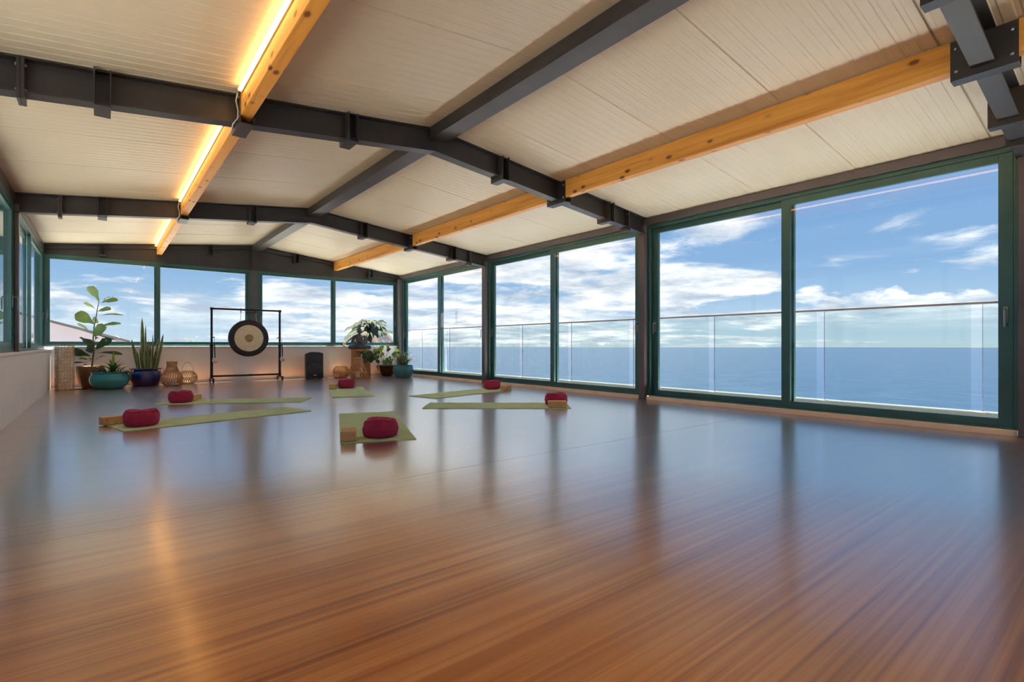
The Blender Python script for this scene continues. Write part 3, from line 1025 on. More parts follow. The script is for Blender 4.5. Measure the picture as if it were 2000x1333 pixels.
for i in range(9):
    b0 = VR * (0.20 + 0.012 * i) + VF * random.uniform(-.08, .08) + Vector((0, 0, 0.33))
    e0 = b0 + VR * random.uniform(0.05, 0.12) + Vector((0, 0, random.uniform(-0.20, -0.02)))
    leaf(teal, 'green_leaf', b0, e0, 0.035, prof='strap', bow=0.3)

# --- snake plant in cobalt pot
snake = thing('potted_snake_plant', 'upright snake plant with yellow-edged blades in a cobalt blue pot', 'plant', (0.665, 12.34, 0))
pot(snake, [(0.0, 0.0), (0.215, 0.0), (0.222, 0.01), (0.228, 0.05), (0.262, 0.10), (0.276, 0.17), (0.264, 0.25), (0.240, 0.292), (0.252, 0.312), (0.272, 0.326), (0.268, 0.338), (0.25, 0.335), (0.226, 0.31), (0.222, 0.29), (0.0, 0.29)], 'cobalt_glaze', 0.222, 0.325)
SN = [(-.055, -.07, 1.02, .060), (.02, .01, .52, .07), (.07, .05, .88, .045), (.10, .10, .70, .05), (.13, .17, .64, .055), (.16, .26, .70, .05), (-.12, -.21, .60, .045),
      (-.10, -.17, .48, .055), (-.13, -.19, .36, .05), (-.06, -.10, .44, .06), (0, -.02, .42, .07), (.05, .07, .46, .06), (.10, .15, .50, .055), (.14, .22, .44, .05),
      (-.02, -.05, .56, .05), (.12, .14, .34, .06), (-.08, -.13, .30, .06), (.03, .03, .30, .07), (-.14, -.22, .46, .045), (.08, .11, .60, .05), (-.03, -.01, .36, .06), (.17, .28, .50, .04)]
for i, (u0, u1, h, w) in enumerate(SN):
    d0 = random.uniform(-.09, .09)
    b0 = VR * u0 + VF * d0 + Vector((0, 0, 0.31))
    t0 = VR * u1 + VF * (d0 * 1.7) + Vector((0, 0, 0.31 + h))
    leaf(snake, ['snake_leaf', 'snake_margin'], b0, t0, w * 1.2, prof='blade', bow=random.uniform(-0.03, 0.03), fold=0.25, side=VR + VF * random.uniform(-.7, .7), margin=True)

# --- ivy/pothos in dark bowl (right corner)
poth = thing('potted_pothos', 'climbing plant with lime and variegated leaves in a dark brown bowl', 'plant', (5.72, 12.33, 0))
pot(poth, [(0.0, 0.0), (0.11, 0.0), (0.12, 0.008), (0.19, 0.08), (0.248, 0.17), (0.278, 0.262), (0.284, 0.275), (0.272, 0.278), (0.26, 0.262), (0.23, 0.20), (0.0, 0.20)], 'dark_bowl', 0.25, 0.262)
for pts in ([(-.12, 0, .25), (-.10, .02, .40), (-.07, 0, .50), (-.13, 0, .62), (-.18, 0, .72)], [(-.06, -.02, .25), (-.09, -.02, .36), (-.12, -.02, .45), (-.2, 0, .55)],
            [(.05, 0, .25), (.02, 0, .38), (-.02, 0, .52), (.06, 0, .66), (.1, 0, .7)], [(.1, 0, .25), (.16, 0, .45), (.12, 0, .56), (.18, 0, .62)], [(-.2, 0, .26), (-.23, 0, .33), (-.16, .02, .38)]):
    MB().tube([VR * p[0] + VF * p[1] + Vector((0, 0, p[2])) for p in pts], 0.006, 6).build('vine', 'stem_brown', poth, smooth=True)
PO = [(-.17, .72, -.22, .53, .15, 1), (-.12, .78, -.13, .60, .14, 1), (-.25, .70, -.30, .56, .12, 1), (-.28, .56, -.33, .40, .14, 1), (-.22, .50, -.26, .37, .12, 1), (-.10, .60, -.17, .46, .10, 1),
      (.06, .72, .00, .62, .10, 0), (.02, .80, .05, .69, .09, 1), (.16, .60, .28, .52, .12, 0), (.20, .66, .31, .63, .11, 1), (.18, .60, .23, .47, .10, 0), (.25, .57, .33, .46, .09, 1),
      (.0, .36, -.07, .26, .11, 0), (.03, .42, .08, .30, .11, 0), (-.03, .46, .01, .33, .10, 0), (.08, .36, .13, .26, .10, 0), (-.10, .40, -.05, .30, .09, 0), (.05, .50, .10, .42, .07, 0), (-.02, .34, .02, .25, .08, 0), (.12, .44, .06, .33, .08, 1)]
for (u0, z0, u1, z1, w, k) in PO:
    d = random.uniform(-.1, .1)
    leaf(poth, 'lime_leaf' if k else 'green_leaf', VR * u0 + VF * d + Vector((0, 0, z0)), VR * u1 + VF * (d - .05) + Vector((0, 0, z1)), w, prof='heart', bow=0.08, fold=0.15,
         side=VR * 0.8 + VF * random.uniform(-.4, .4) + Vector((0, 0, .2)))
for i in range(16):
    a = random.uniform(0, 6.28); r0 = random.uniform(.05, .2)
    b0 = Vector((math.cos(a) * r0, math.sin(a) * r0, .26))
    leaf(poth, 'dry_leaf' if i % 2 else 'grey_leaf', b0, b0 + Vector((math.cos(a) * .10, math.sin(a) * .10, random.uniform(.01, .06))), .02, prof='strap', bow=.3)

# --- spiky plant in teal pot (right)
spk = thing('potted_spiky_plant', 'spiky grey-green plant with long arching leaves in a teal blue pot near the corner door', 'plant', (5.72, 11.42, 0))
pot(spk, [(0.0, 0.0), (0.165, 0.0), (0.175, 0.006), (0.182, 0.022), (0.228, 0.10), (0.250, 0.185), (0.242, 0.255), (0.232, 0.290), (0.238, 0.300), (0.230, 0.306), (0.220, 0.295), (0.215, 0.26), (0.0, 0.25)], 'teal_glaze_streaked', 0.218, 0.285)
random.seed(5)
for i in range(54):
    a = i * 2.39996
    f = i / 54
    el = math.radians(12 + 70 * f) + random.uniform(-.12, .12)
    L = random.uniform(0.30, 0.46) * (1.0 - 0.1 * f)
    b0 = Vector((math.cos(a) * .05, math.sin(a) * .05, .28))
    tip = b0 + Vector((math.cos(a) * L * math.cos(el), math.sin(a) * L * math.cos(el), L * math.sin(el)))
    if f < 0.12: mt = 'dry_leaf'
    else: mt = 'grey_leaf' if i % 3 else 'green_leaf'
    leaf(spk, mt, b0, tip, random.uniform(.028, .044), prof='strap', bow=random.uniform(.10, .22), fold=.35)

# --- ivy on stump
def ivy_spots():
    random.seed(21)
    for i in range(46):
        yield random.uniform(-.16, .22), random.uniform(-.16, .10), random.uniform(-.10, .10)

# ------------------------------------------------------------------ pedestal and statue
ped = thing('wooden_pedestal', 'split orange tree-trunk pedestal carrying the dark statue', 'pedestal', (5.02, 12.36, 0))
def trunk_fn(seed, lobes=5, amt=0.05):
    return lambda r, z, a: (r * (1 + amt * math.sin(lobes * a + seed) + 0.03 * math.sin(9 * a + 3 * z + seed)), z)
MB().lathe([(0.0, 0.0), (0.135, 0.0), (0.13, 0.02), (0.118, 0.2), (0.112, 0.45), (0.115, 0.64), (0.11, 0.655), (0.0, 0.655)], 36, fn=trunk_fn(0.4), centre=(-0.10, 0.0, 0)).build('trunk', 'stump_wood', ped, smooth=True, angle=40)
MB().lathe([(0.0, 0.0), (0.105, 0.0), (0.10, 0.02), (0.095, 0.2), (0.09, 0.45), (0.092, 0.65), (0.0, 0.655)], 32, fn=trunk_fn(2.0), centre=(0.155, -0.02, 0)).build('trunk', 'stump_wood', ped, smooth=True, angle=40)
MB().lathe([(0.0, 0.656), (0.22, 0.656), (0.23, 0.664), (0.23, 0.682), (0.22, 0.69), (0.0, 0.69)], 40, fn=trunk_fn(1.0, 4, 0.03)).build('top_slab', 'stump_wood', ped, smooth=True, angle=40)

ivy = thing('ivy_garland', 'dark green ivy spilling over the right side of the wooden pedestal', 'plant', (5.20, 12.13, 0.43))
vines = MB()
for i in range(5):
    u = -.14 + .07 * i
    vines.tube([VR * u + Vector((0, 0, .27)), VR * (u + .02) + VF * -.08 + Vector((0, 0, .2)), VR * (u + .03) + VF * -.09 + Vector((0, 0, .0))], .004, 5)
vines.build('vine', 'stem_brown', ivy, smooth=True)
random.seed(21)
for i in range(52):
    u, z, d = random.uniform(-.20, .20), random.uniform(-.02, .24), random.uniform(-.14, -.02)
    a = random.uniform(-2.6, -0.5)
    L = random.uniform(.06, .10)
    b0 = VR * u + VF * d + Vector((0, 0, z))
    t0 = b0 + VR * (math.cos(a) * L) + VF * random.uniform(-.05, .0) + Vector((0, 0, math.sin(a) * L))
    leaf(ivy, 'ivy_leaf' if i % 4 else 'green_leaf', b0, t0, L * .95, prof='heart', bow=.1, fold=.1, side=VR * math.sin(a) - Vector((0, 0, math.cos(a))) + VF * random.uniform(-.5, .5))

st = thing('buddha_statue', 'dark stone seated Buddha statue with lap-folded hands on the wooden pedestal', 'statue', (5.0, 12.36, 0.6905), math.radians(-14))
mb = MB()
def limb(p0, p1, r0, r1, n=7):
    p0, p1 = Vector(p0), Vector(p1)
    for i in range(n + 1):
        f = i / n
        r = r0 + (r1 - r0) * f
        mb.ellipsoid(p0.lerp(p1, f), (r, r, r), seg=10, rings=8)
# statue faces -Y; x is its side
mb.ellipsoid((0, 0.03, 0.15), (0.078, 0.066, 0.10))
mb.ellipsoid((0, 0.03, 0.25), (0.092, 0.066, 0.10))
mb.ellipsoid((0, 0.03, 0.318), (0.120, 0.052, 0.040))
mb.ellipsoid((0, 0.035, 0.075), (0.13, 0.10, 0.06))
limb((0, 0.03, 0.33), (0, 0.02, 0.41), 0.040, 0.034, 4)
mb.ellipsoid((0, 0.012, 0.445), (0.056, 0.062, 0.072))
mb.ellipsoid((0, 0.03, 0.478), (0.060, 0.062, 0.048))
mb.ellipsoid((0, 0.03, 0.525), (0.036, 0.038, 0.034))
mb.ellipsoid((0, 0.03, 0.560), (0.015, 0.015, 0.026))
mb.ellipsoid((0, -0.050, 0.440), (0.010, 0.013, 0.018))
mb.ellipsoid((0, -0.046, 0.415), (0.018, 0.010, 0.007))
for s_ in (-1, 1):
    mb.ellipsoid((s_ * 0.058, 0.02, 0.435), (0.009, 0.016, 0.034))
    mb.ellipsoid((s_ * 0.022, -0.042, 0.452), (0.013, 0.010, 0.006))
    limb((s_ * 0.125, 0.035, 0.318), (s_ * 0.178, 0.015, 0.185), 0.035, 0.028)
    limb((s_ * 0.178, 0.015, 0.185), (s_ * 0.060, -0.100, 0.122), 0.028, 0.021)
    mb.ellipsoid((s_ * 0.03, -0.105, 0.115), (0.045, 0.03, 0.016))
    limb((s_ * 0.09, 0.02, 0.06), (s_ * 0.235, -0.045, 0.048), 0.062, 0.046)
    limb((s_ * 0.235, -0.045, 0.046), (-s_ * 0.03, -0.125, 0.045 + (0.02 if s_ > 0 else 0)), 0.044, 0.030, 10)
    mb.ellipsoid((-s_ * 0.08, -0.13, 0.06), (0.05, 0.026, 0.018))
body = mb.build('figure', 'statue_stone', st, smooth=True)
rm = body.modifiers.new('remesh', 'REMESH'); rm.mode = 'VOXEL'; rm.voxel_size = 0.006; rm.use_smooth_shade = True
sm = body.modifiers.new('smooth', 'SMOOTH'); sm.iterations = 4; sm.factor = 0.5
MB().lathe([(0.0, 0.0), (0.225, 0.0), (0.24, 0.01), (0.24, 0.026), (0.22, 0.036), (0.0, 0.036)], 40, fn=lambda r, z, a: (r * (1.0 + 0.03 * math.cos(16 * a)) * (1 - 0.18 * abs(math.sin(a)) ** 2), z)).build('lotus_base', 'statue_stone', st, smooth=True, angle=40)

ca = thing('candle_holder', 'small white candle holder on the back sill left of the statue', 'candle holder', (4.735, YB + 0.004, 0.7725))
MB().lathe([(0.0, 0.0), (0.040, 0.0), (0.042, 0.012), (0.026, 0.03), (0.024, 0.06), (0.036, 0.075), (0.038, 0.10), (0.030, 0.10), (0.0, 0.085)], 20).build('holder', 'candle_white', ca, smooth=True, angle=40)
MB().lathe([(0.0, 0.086), (0.024, 0.0865), (0.024, 0.14), (0.0, 0.142)], 16).build('candle', 'candle_white', ca, smooth=True, angle=40)

# ------------------------------------------------------------------ rattan lanterns
def prof_at(prof, t):
    f = t * (len(prof) - 1)
    i = min(int(f), len(prof) - 2)
    f -= i
    return (prof[i][0] + (prof[i + 1][0] - prof[i][0]) * f, prof[i][1] + (prof[i + 1][1] - prof[i][1]) * f)
def weave(prof, n, twist, r, steps=18, rings=(), both=True, mb=None, phase=0.0):
    mb = mb or MB()
    for sgn in ((1, -1) if both else (1,)):
        for k in range(n):
            pts = []
            for i in range(steps + 1):
                t = i / steps
                rad_, z = prof_at(prof, t)
                a = 2 * math.pi * k / n + sgn * twist * t + phase
                off = 0.002 * sgn
                pts.append(((rad_ + off) * math.cos(a), (rad_ + off) * math.sin(a), z))
            mb.tube(pts, r, 4)
    for t in rings:
        rad_, z = prof_at(prof, t)
        mb.tube([(rad_ * math.cos(2 * math.pi * k / 32), rad_ * math.sin(2 * math.pi * k / 32), z) for k in range(32)], r * 1.5, 5, closed=True)
    return mb
def ring_mesh(r, z, th):
    return MB().tube([(r * math.cos(2 * math.pi * k / 36), r * math.sin(2 * math.pi * k / 36), z) for k in range(36)], th, 6, closed=True)
def smooth_profile(pts, n=24):
    """Catmull-Rom through (r,z) points"""
    out = []
    for i in range(len(pts) - 1):
        p0 = pts[max(i - 1, 0)]; p1 = pts[i]; p2 = pts[i + 1]; p3 = pts[min(i + 2, len(pts) - 1)]
        m = max(2, n // (len(pts) - 1))
        for j in range(m):
            t = j / m
            out.append(tuple(0.5 * ((2 * p1[q]) + (-p0[q] + p2[q]) * t + (2 * p0[q] - 5 * p1[q] + 4 * p2[q] - p3[q]) * t * t + (-p0[q] + 3 * p1[q] - 3 * p2[q] + p3[q]) * t ** 3) for q in (0, 1)))
    out.append(pts[-1])
    return out
def weave_part(mb, parent, mat):
    o = mb.build('weave', mat, parent, smooth=True)
    o['kind'] = 'stuff'
    return o

# tall wicker floor lamp
lam = thing('wicker_floor_lamp', 'tall column-shaped wicker floor lamp standing in the far left corner', 'lamp', (-0.52, 11.98, 0), math.radians(20))
H_, W_ = 0.80, 0.115
mb = MB()
random.seed(3)
def sq(u, z, o=0.0):
    """walk round a rounded square"""
    a = u * 2 * math.pi
    k = (abs(math.cos(a)) ** 6 + abs(math.sin(a)) ** 6) ** (-1 / 6)
    return ((W_ + o) * k * math.cos(a), (W_ + o) * k * math.sin(a), z)
for i in range(44):
    u = random.random(); z = random.uniform(0.02, H_ - 0.1)
    du = random.choice((-1, 1)) * random.uniform(0.12, 0.4); dz = random.uniform(-.25, .25)
    pts = []
    for j in range(13):
        t = j / 12
        zz = min(max(z + dz * t + 0.02 * math.sin(9 * t + i), 0.012), H_ - 0.012)
        pts.append(sq(u + du * t, zz, random.uniform(-.003, .004)))
    mb.tube(pts, 0.0032, 4)
for k in range(13):
    z = 0.01 + (H_ - 0.02) * k / 12
    mb.tube([sq(i / 40, z + 0.006 * math.sin(i * 1.3 + k)) for i in range(40)], 0.0035, 4, closed=True)
for k in range(20):
    mb.tube([sq(k / 20 + 0.01 * math.sin(j * 1.1 + k), H_ * j / 14 + (0.004 if j == 0 else (-0.004 if j == 14 else 0))) for j in range(15)], 0.0032, 4)
weave_part(mb, lam, 'wicker_pale')
MB().prism([sq(i / 40, 0, -0.016)[:2] for i in range(40)], 2, 0.02, H_ - 0.05).build('lining', 'paper_lining', lam, smooth=True, angle=50)
for z in (0.006, H_ - 0.006):
    MB().tube([sq(i / 40, z, 0.002) for i in range(40)], 0.006, 5, closed=True).build('rim', 'wicker_pale', lam, smooth=True)
cd = MB().tube([(0.10, 0.06, 0.006), (0.18, 0.00, 0.006), (0.26, -0.05, 0.006), (0.34, -0.06, 0.006), (0.44, -0.02, 0.006), (0.56, 0.08, 0.006)], 0.0045, 6).build('cord', 'black_cable', lam, smooth=True)
MB().bbox(0.235, 0.30, -0.072, -0.034, 0.001, 0.024, 0.006).build('switch', 'black_plastic', cd)

sk = thing('wall_socket', 'white wall socket with black plug low on the back wall in the left corner', 'socket', (-0.66, YB - 0.0005, 0.33))
MB().bbox(-0.04, 0.04, -0.012, 0, -0.04, 0.04, 0.004).build('plate', 'socket_white', sk)
MB().lathe([(0.0, 0.0), (0.018, 0.0), (0.018, 0.02), (0.010, 0.035), (0.0, 0.035)], 14).xf(Matrix.Translation((0, -0.012, 0)) @ Matrix.Rotation(math.pi / 2, 4, 'X')).build('plug', 'black_plastic', sk, smooth=True, angle=40)

# bottle-shaped rattan lantern with handle
la = thing('rattan_lantern', 'bottle-shaped rattan lantern with loop handle beside the cobalt pot', 'lantern', (1.06, 11.98, 0))
pf = smooth_profile([(0.10, 0.0), (0.15, 0.04), (0.185, 0.12), (0.17, 0.20), (0.125, 0.28), (0.088, 0.36), (0.082, 0.42), (0.088, 0.47)])
weave_part(weave(pf, 26, 0.9, 0.0048, rings=(0.0, 0.3, 0.55, 0.8)), la, 'rattan')
ring_mesh(0.090, 0.47, 0.008).build('rim', 'rattan', la, smooth=True)
MB().lathe([(0.0, 0.004), (0.10, 0.004), (0.104, 0.010), (0.10, 0.016), (0.0, 0.016)], 24).build('base', 'rattan', la, smooth=True, angle=40)
MB().tube([(-0.11 - 0.015 * math.sin(math.pi * i / 12), 0.09 * math.cos(math.pi * i / 12), 0.36 - 0.11 * math.sin(math.pi * i / 12)) for i in range(13)], 0.006, 6).xf(Matrix.Rotation(-YAW * 0.6, 4, 'Z')).build('handle', 'rattan', la, smooth=True)
MB().lathe([(0.0, 0.018), (0.05, 0.018), (0.052, 0.14), (0.0, 0.14)], 20).build('candle', 'candle_white', la, smooth=True, angle=40)

# round rattan lantern with wire hoop
lb = thing('rattan_lantern', 'round rattan lantern with an upright hoop handle, behind the bottle-shaped one', 'lantern', (1.36, 12.36, 0))
pf = smooth_profile([(0.09, 0.0), (0.15, 0.04), (0.175, 0.11), (0.16, 0.19), (0.11, 0.25), (0.08, 0.262)])
weave_part(weave(pf, 26, 1.3, 0.0044, rings=(0.0, 0.45, 1.0)), lb, 'wicker_pale')
ring_mesh(0.08, 0.263, 0.007).build('rim', 'wicker_pale', lb, smooth=True)
MB().tube([VR * (0.115 * math.cos(math.pi * i / 16)) + Vector((0, 0, 0.245 + 0.20 * math.sin(math.pi * i / 16))) for i in range(17)], 0.0045, 6).build('handle', 'wicker_pale', lb, smooth=True)
MB().lathe([(0.0, 0.004), (0.09, 0.004), (0.094, 0.010), (0.09, 0.014), (0.0, 0.014)], 24).build('base', 'wicker_pale', lb, smooth=True, angle=40)

# low round rattan basket lantern
lc = thing('rattan_lantern', 'low round openwork rattan lantern between the loudspeaker and the pedestal', 'lantern', (4.56, 12.42, 0))
pf = smooth_profile([(0.11, 0.0), (0.165, 0.05), (0.185, 0.13), (0.165, 0.22), (0.115, 0.275)])
weave_part(weave(pf, 26, 1.6, 0.0055, rings=(0.0, 0.5, 1.0)), lc, 'rattan')
ring_mesh(0.115, 0.277, 0.008).build('rim', 'wicker_pale', lc, smooth=True)
MB().lathe([(0.0, 0.004), (0.11, 0.004), (0.114, 0.010), (0.11, 0.014), (0.0, 0.014)], 24).build('base', 'rattan', lc, smooth=True, angle=40)
MB().lathe([(0.0, 0.016), (0.05, 0.016), (0.05, 0.12), (0.0, 0.12)], 20).build('candle', 'candle_white', lc, smooth=True, angle=40)

# pear-shaped lantern in front of the pedestal
ld = thing('rattan_lantern', 'pear-shaped rattan lantern with narrow neck standing in front of the pedestal', 'lantern', (4.77, 11.90, 0))
pf = smooth_profile([(0.12, 0.0), (0.155, 0.05), (0.20, 0.155), (0.165, 0.27), (0.11, 0.38), (0.085, 0.49)], 30)
weave_part(weave(pf, 24, 0.55, 0.0055, rings=(0.0, 0.4, 0.72)), ld, 'rattan')
ring_mesh(0.086, 0.492, 0.008).build('rim', 'wicker_pale', ld, smooth=True)
ring_mesh(0.203, 0.155, 0.007).build('waist_ring', 'wicker_pale', ld, smooth=True)
MB().lathe([(0.0, 0.004), (0.12, 0.004), (0.124, 0.010), (0.12, 0.016), (0.0, 0.016)], 24).build('base', 'rattan', ld, smooth=True, angle=40)
MB().lathe([(0.0, 0.018), (0.055, 0.018), (0.055, 0.16), (0.0, 0.16)], 20).build('candle', 'candle_white', ld, smooth=True, angle=40)

# ------------------------------------------------------------------ gong and stand
GS_X0, GS_X1, GS_Y, GS_TOP = 1.80, 3.15, 12.42, 1.565
gs = thing('gong_stand', 'black tubular gong stand on small castors below the back windows', 'stand', ((GS_X0 + GS_X1) / 2, GS_Y, 0))
hx = (GS_X1 - GS_X0) / 2
for s_ in (-1, 1):
    x = s_ * hx
    MB().tube([(x, 0, 0.095), (x, 0, 0.78)], 0.027, 12).build('post', 'black_metal', gs, smooth=True, angle=40)
    MB().tube([(x, 0, 0.76), (x, 0, GS_TOP)], 0.022, 12).build('upper_post', 'black_metal', gs, smooth=True, angle=40)
    MB().lathe([(0, 0.755), (0.033, 0.755), (0.035, 0.765), (0.035, 0.80), (0.030, 0.81), (0, 0.81)], 14, centre=(x, 0, 0)).build('collar', 'black_metal', gs, smooth=True, angle=40)
    MB().tube([(x, 0, 0.96), (x - s_ * 0.06, -0.01, 0.96)], 0.010, 8).build('peg', 'black_metal', gs, smooth=True, angle=40)
    MB().bbox(x - 0.018, x + 0.018, -0.24, 0.20, 0.068, 0.098, 0.005).build('foot', 'black_metal', gs)
    for yy in (-0.225, 0.185):
        c_ = MB().tube([(x - 0.012, yy, 0.034), (x + 0.012, yy, 0.034)], 0.033, 18).build('castor', 'black_plastic', gs, smooth=True, angle=40)
        MB().box(x - 0.018, x + 0.018, yy - 0.010, yy + 0.010, 0.034, 0.068).build('castor_fork', 'black_metal', c_)
    MB().bbox(x - 0.028, x + 0.028, -0.028, 0.028, GS_TOP - 0.03, GS_TOP + 0.025, 0.006).build('corner_joint', 'black_metal', gs)
    MB().bbox(x - 0.028, x + 0.028, -0.026, 0.026, 0.098, 0.165, 0.006).build('base_joint', 'black_metal', gs)
MB().tube([(-hx, 0, GS_TOP), (hx, 0, GS_TOP)], 0.020, 12).build('top_bar', 'black_metal', gs, smooth=True, angle=40)
MB().tube([(-hx, 0, 0.135), (hx, 0, 0.135)], 0.021, 12).build('lower_bar', 'black_metal', gs, smooth=True, angle=40)
MB().bbox(0.05, 0.11, -0.022, 0.022, 0.112, 0.158, 0.005).build('bar_clamp', 'black_metal', gs)
for x in (-0.12, 0.17):
    MB().tube([(x, 0, GS_TOP + 0.03), (x, 0, GS_TOP - 0.07)], 0.009, 8).build('hook', 'black_metal', gs, smooth=True, angle=40)
MB().bbox(-0.03, 0.17, -0.012, 0.012, GS_TOP - 0.075, GS_TOP - 0.05, 0.004).build('hanging_bar', 'black_metal', gs)

gx = 2.50
gong = thing('gong', 'large round gong with dark rim and pale brushed centre hanging in the stand', 'gong', (gx, GS_Y - 0.075, 0.945), 0.0)
RY = Matrix.Rotation(math.pi / 2, 4, 'X')
MB().lathe([(0.285, 0.018), (0.36, 0.014), (0.392, 0.008), (0.400, -0.004), (0.400, -0.052), (0.393, -0.056), (0.388, -0.048), (0.385, -0.006), (0.355, 0.002), (0.285, 0.006)], 72).xf(RY).build('rim_band', 'gong_dark', gong, smooth=True, angle=50)
MB().lathe([(0.0, 0.030), (0.10, 0.029), (0.20, 0.025), (0.287, 0.0185), (0.287, 0.008), (0.0, 0.010)], 72).xf(RY).build('face', 'gong_bright', gong, smooth=True, angle=50)
MB().lathe([(0.0, 0.0335), (0.05, 0.0325), (0.085, 0.0300), (0.085, 0.026), (0.0, 0.026)], 40, fn=lambda r, z, a: (r * (1 + 0.05 * math.sin(3 * a) + .03 * math.sin(7 * a)), z)).xf(RY).build('centre_spot', 'gong_centre', gong, smooth=True, angle=50)
for x, x2 in ((-0.17, -0.15), (0.17, 0.15)):
    MB().tube([(x, 0.035, 0.355), (x2, 0.05, 0.45), (x2 + 0.005, 0.07, 0.555)], 0.0045, 6).build('cord', 'cord_light', gong, smooth=True)

for s_, nm in ((-1, 'left'), (1, 'right')):
    x = (GS_X0 + 0.055) if s_ < 0 else (GS_X1 - 0.052 + 0.10)
    m_ = thing('gong_mallet', 'white-headed gong mallet hanging by the %s post of the stand' % nm, 'mallet', (x, GS_Y - 0.045, 0.42), 0, 'gong mallets')
    MB().lathe([(0, 0), (0.03, 0.002), (0.050, 0.025), (0.054, 0.055), (0.045, 0.09), (0.02, 0.105), (0, 0.106)], 20, fn=None).build('head', 'mallet_felt', m_, smooth=True)
    MB().tube([(0, 0, 0.10), (-0.008, 0.005, 0.40)], 0.011, 8).build('shaft', 'black_metal', m_, smooth=True, angle=40)
    MB().tube([(-0.008, 0.005, 0.40), (-0.012, 0.02, 0.47), (-0.012, 0.035, 0.545), (-0.010, 0.055, 0.545), (-0.006, 0.02, 0.46), (-0.008, 0.005, 0.40)], 0.003, 5).build('loop', 'cord_light', m_, smooth=True)

# ------------------------------------------------------------------ loudspeaker
sp_ = thing('loudspeaker', 'black portable loudspeaker on the floor by the back wall', 'loudspeaker', (3.88, 12.40, 0), math.radians(-4))
sp_.scale = (1.08, 1.05, 1.0)
MB().prism([(-0.165, -0.15), (0.165, -0.15), (0.165, 0.02), (0.115, 0.15), (-0.115, 0.15), (-0.165, 0.02)], 2, 0.02, 0.585).build('cabinet', 'black_plastic', sp_)
fb = MB()
fb.bbox(-0.178, 0.178, -0.175, -0.149, 0.015, 0.605, 0.010)
fb.prism([(-0.178, 0.598), (0.178, 0.598), (0.09, 0.628), (-0.09, 0.628)], 1, -0.174, -0.12)
fb.build('front_bezel', 'black_plastic', sp_)
hb = MB()
hb.add([(-0.135, -0.176, 0.56), (0.135, -0.176, 0.56), (0.135, -0.176, 0.40), (-0.135, -0.176, 0.40), (-0.05, -0.186, 0.51), (0.05, -0.186, 0.51), (0.05, -0.186, 0.45), (-0.05, -0.186, 0.45)],
       [(0, 1, 5, 4), (1, 2, 6, 5), (2, 3, 7, 6), (3, 0, 4, 7), (4, 5, 6, 7), (3, 2, 1, 0)])
hb.build('horn', 'grille_mesh', sp_)
MB().lathe([(0.0, 0.040), (0.08, 0.036), (0.135, 0.022), (0.158, 0.004), (0.166, 0.0), (0.166, -0.01), (0.0, -0.01)], 48).xf(Matrix.Translation((0, -0.176, 0.215)) @ RY).build('woofer_grille', 'grille_mesh', sp_, smooth=True, angle=50)
MB().bbox(-0.030, 0.030, -0.205, -0.190, 0.085, 0.100, 0.003).build('badge', 'speaker_badge', sp_)
MB().tube([(-0.07, 0.0, 0.585), (-0.06, 0.0, 0.622), (0.06, 0.0, 0.622), (0.07, 0.0, 0.585)], 0.011, 8).build('carry_handle', 'black_plastic', sp_, smooth=True)
for x in (-0.12, 0.12):
    for yy in (-0.12, 0.0):
        MB().tube([(x, yy, 0.0), (x, yy, 0.022)], 0.018, 12).build('foot', 'black_plastic', sp_, smooth=True, angle=40)

# ------------------------------------------------------------------ yoga mats, cushions, blocks
MAT_W, MAT_L, MAT_T = 0.61, 1.86, 0.006
def mat_mesh(seed):
    nx, ny = 60, 10
    rnd = random.Random(seed)
    ph = rnd.uniform(0, 6)
    vs_, fs = [], []
    for layer in (0, 1):
        for i in range(nx + 1):
            for j in range(ny + 1):
                x = -MAT_L / 2 + MAT_L * i / nx
                y = -MAT_W / 2 + MAT_W * j / ny
                z = 0.0003
                # gentle cross ripples left from being rolled up
                rip = 0.0042 * (0.5 + 0.5 * math.sin(x * 22 + ph)) * (0.4 + 0.6 * math.sin(x * 3 + ph) ** 2)
                curl = 0.010 * max(0, (abs(x) - MAT_L / 2 + 0.06) / 0.06) ** 2 if seed % 2 else 0.0
                vs_.append((x, y, z + curl * layer * 0.2 + (MAT_T + rip if layer else 0.0)))
    A = (nx + 1) * (ny + 1)
    q = lambda i, j, l: l * A + i * (ny + 1) + j
    for i in range(nx):
        for j in range(ny):
            fs.append((q(i, j, 1), q(i + 1, j, 1), q(i + 1, j + 1, 1), q(i, j + 1, 1)))
            fs.append((q(i, j, 0), q(i, j + 1, 0), q(i + 1, j + 1, 0), q(i + 1, j, 0)))
    for i in range(nx):
        fs.append((q(i, 0, 0), q(i + 1, 0, 0), q(i + 1, 0, 1), q(i, 0, 1)))
        fs.append((q(i, ny, 0), q(i, ny, 1), q(i + 1, ny, 1), q(i + 1, ny, 0)))
    for j in range(ny):
        fs.append((q(0, j, 0), q(0, j, 1), q(0, j + 1, 1), q(0, j + 1, 0)))
        fs.append((q(nx, j, 0), q(nx, j + 1, 0), q(nx, j + 1, 1), q(nx, j, 1)))
    return MB().add(vs_, fs).mesh('yoga_mat', 'mat_green', smooth=True, angle=40)

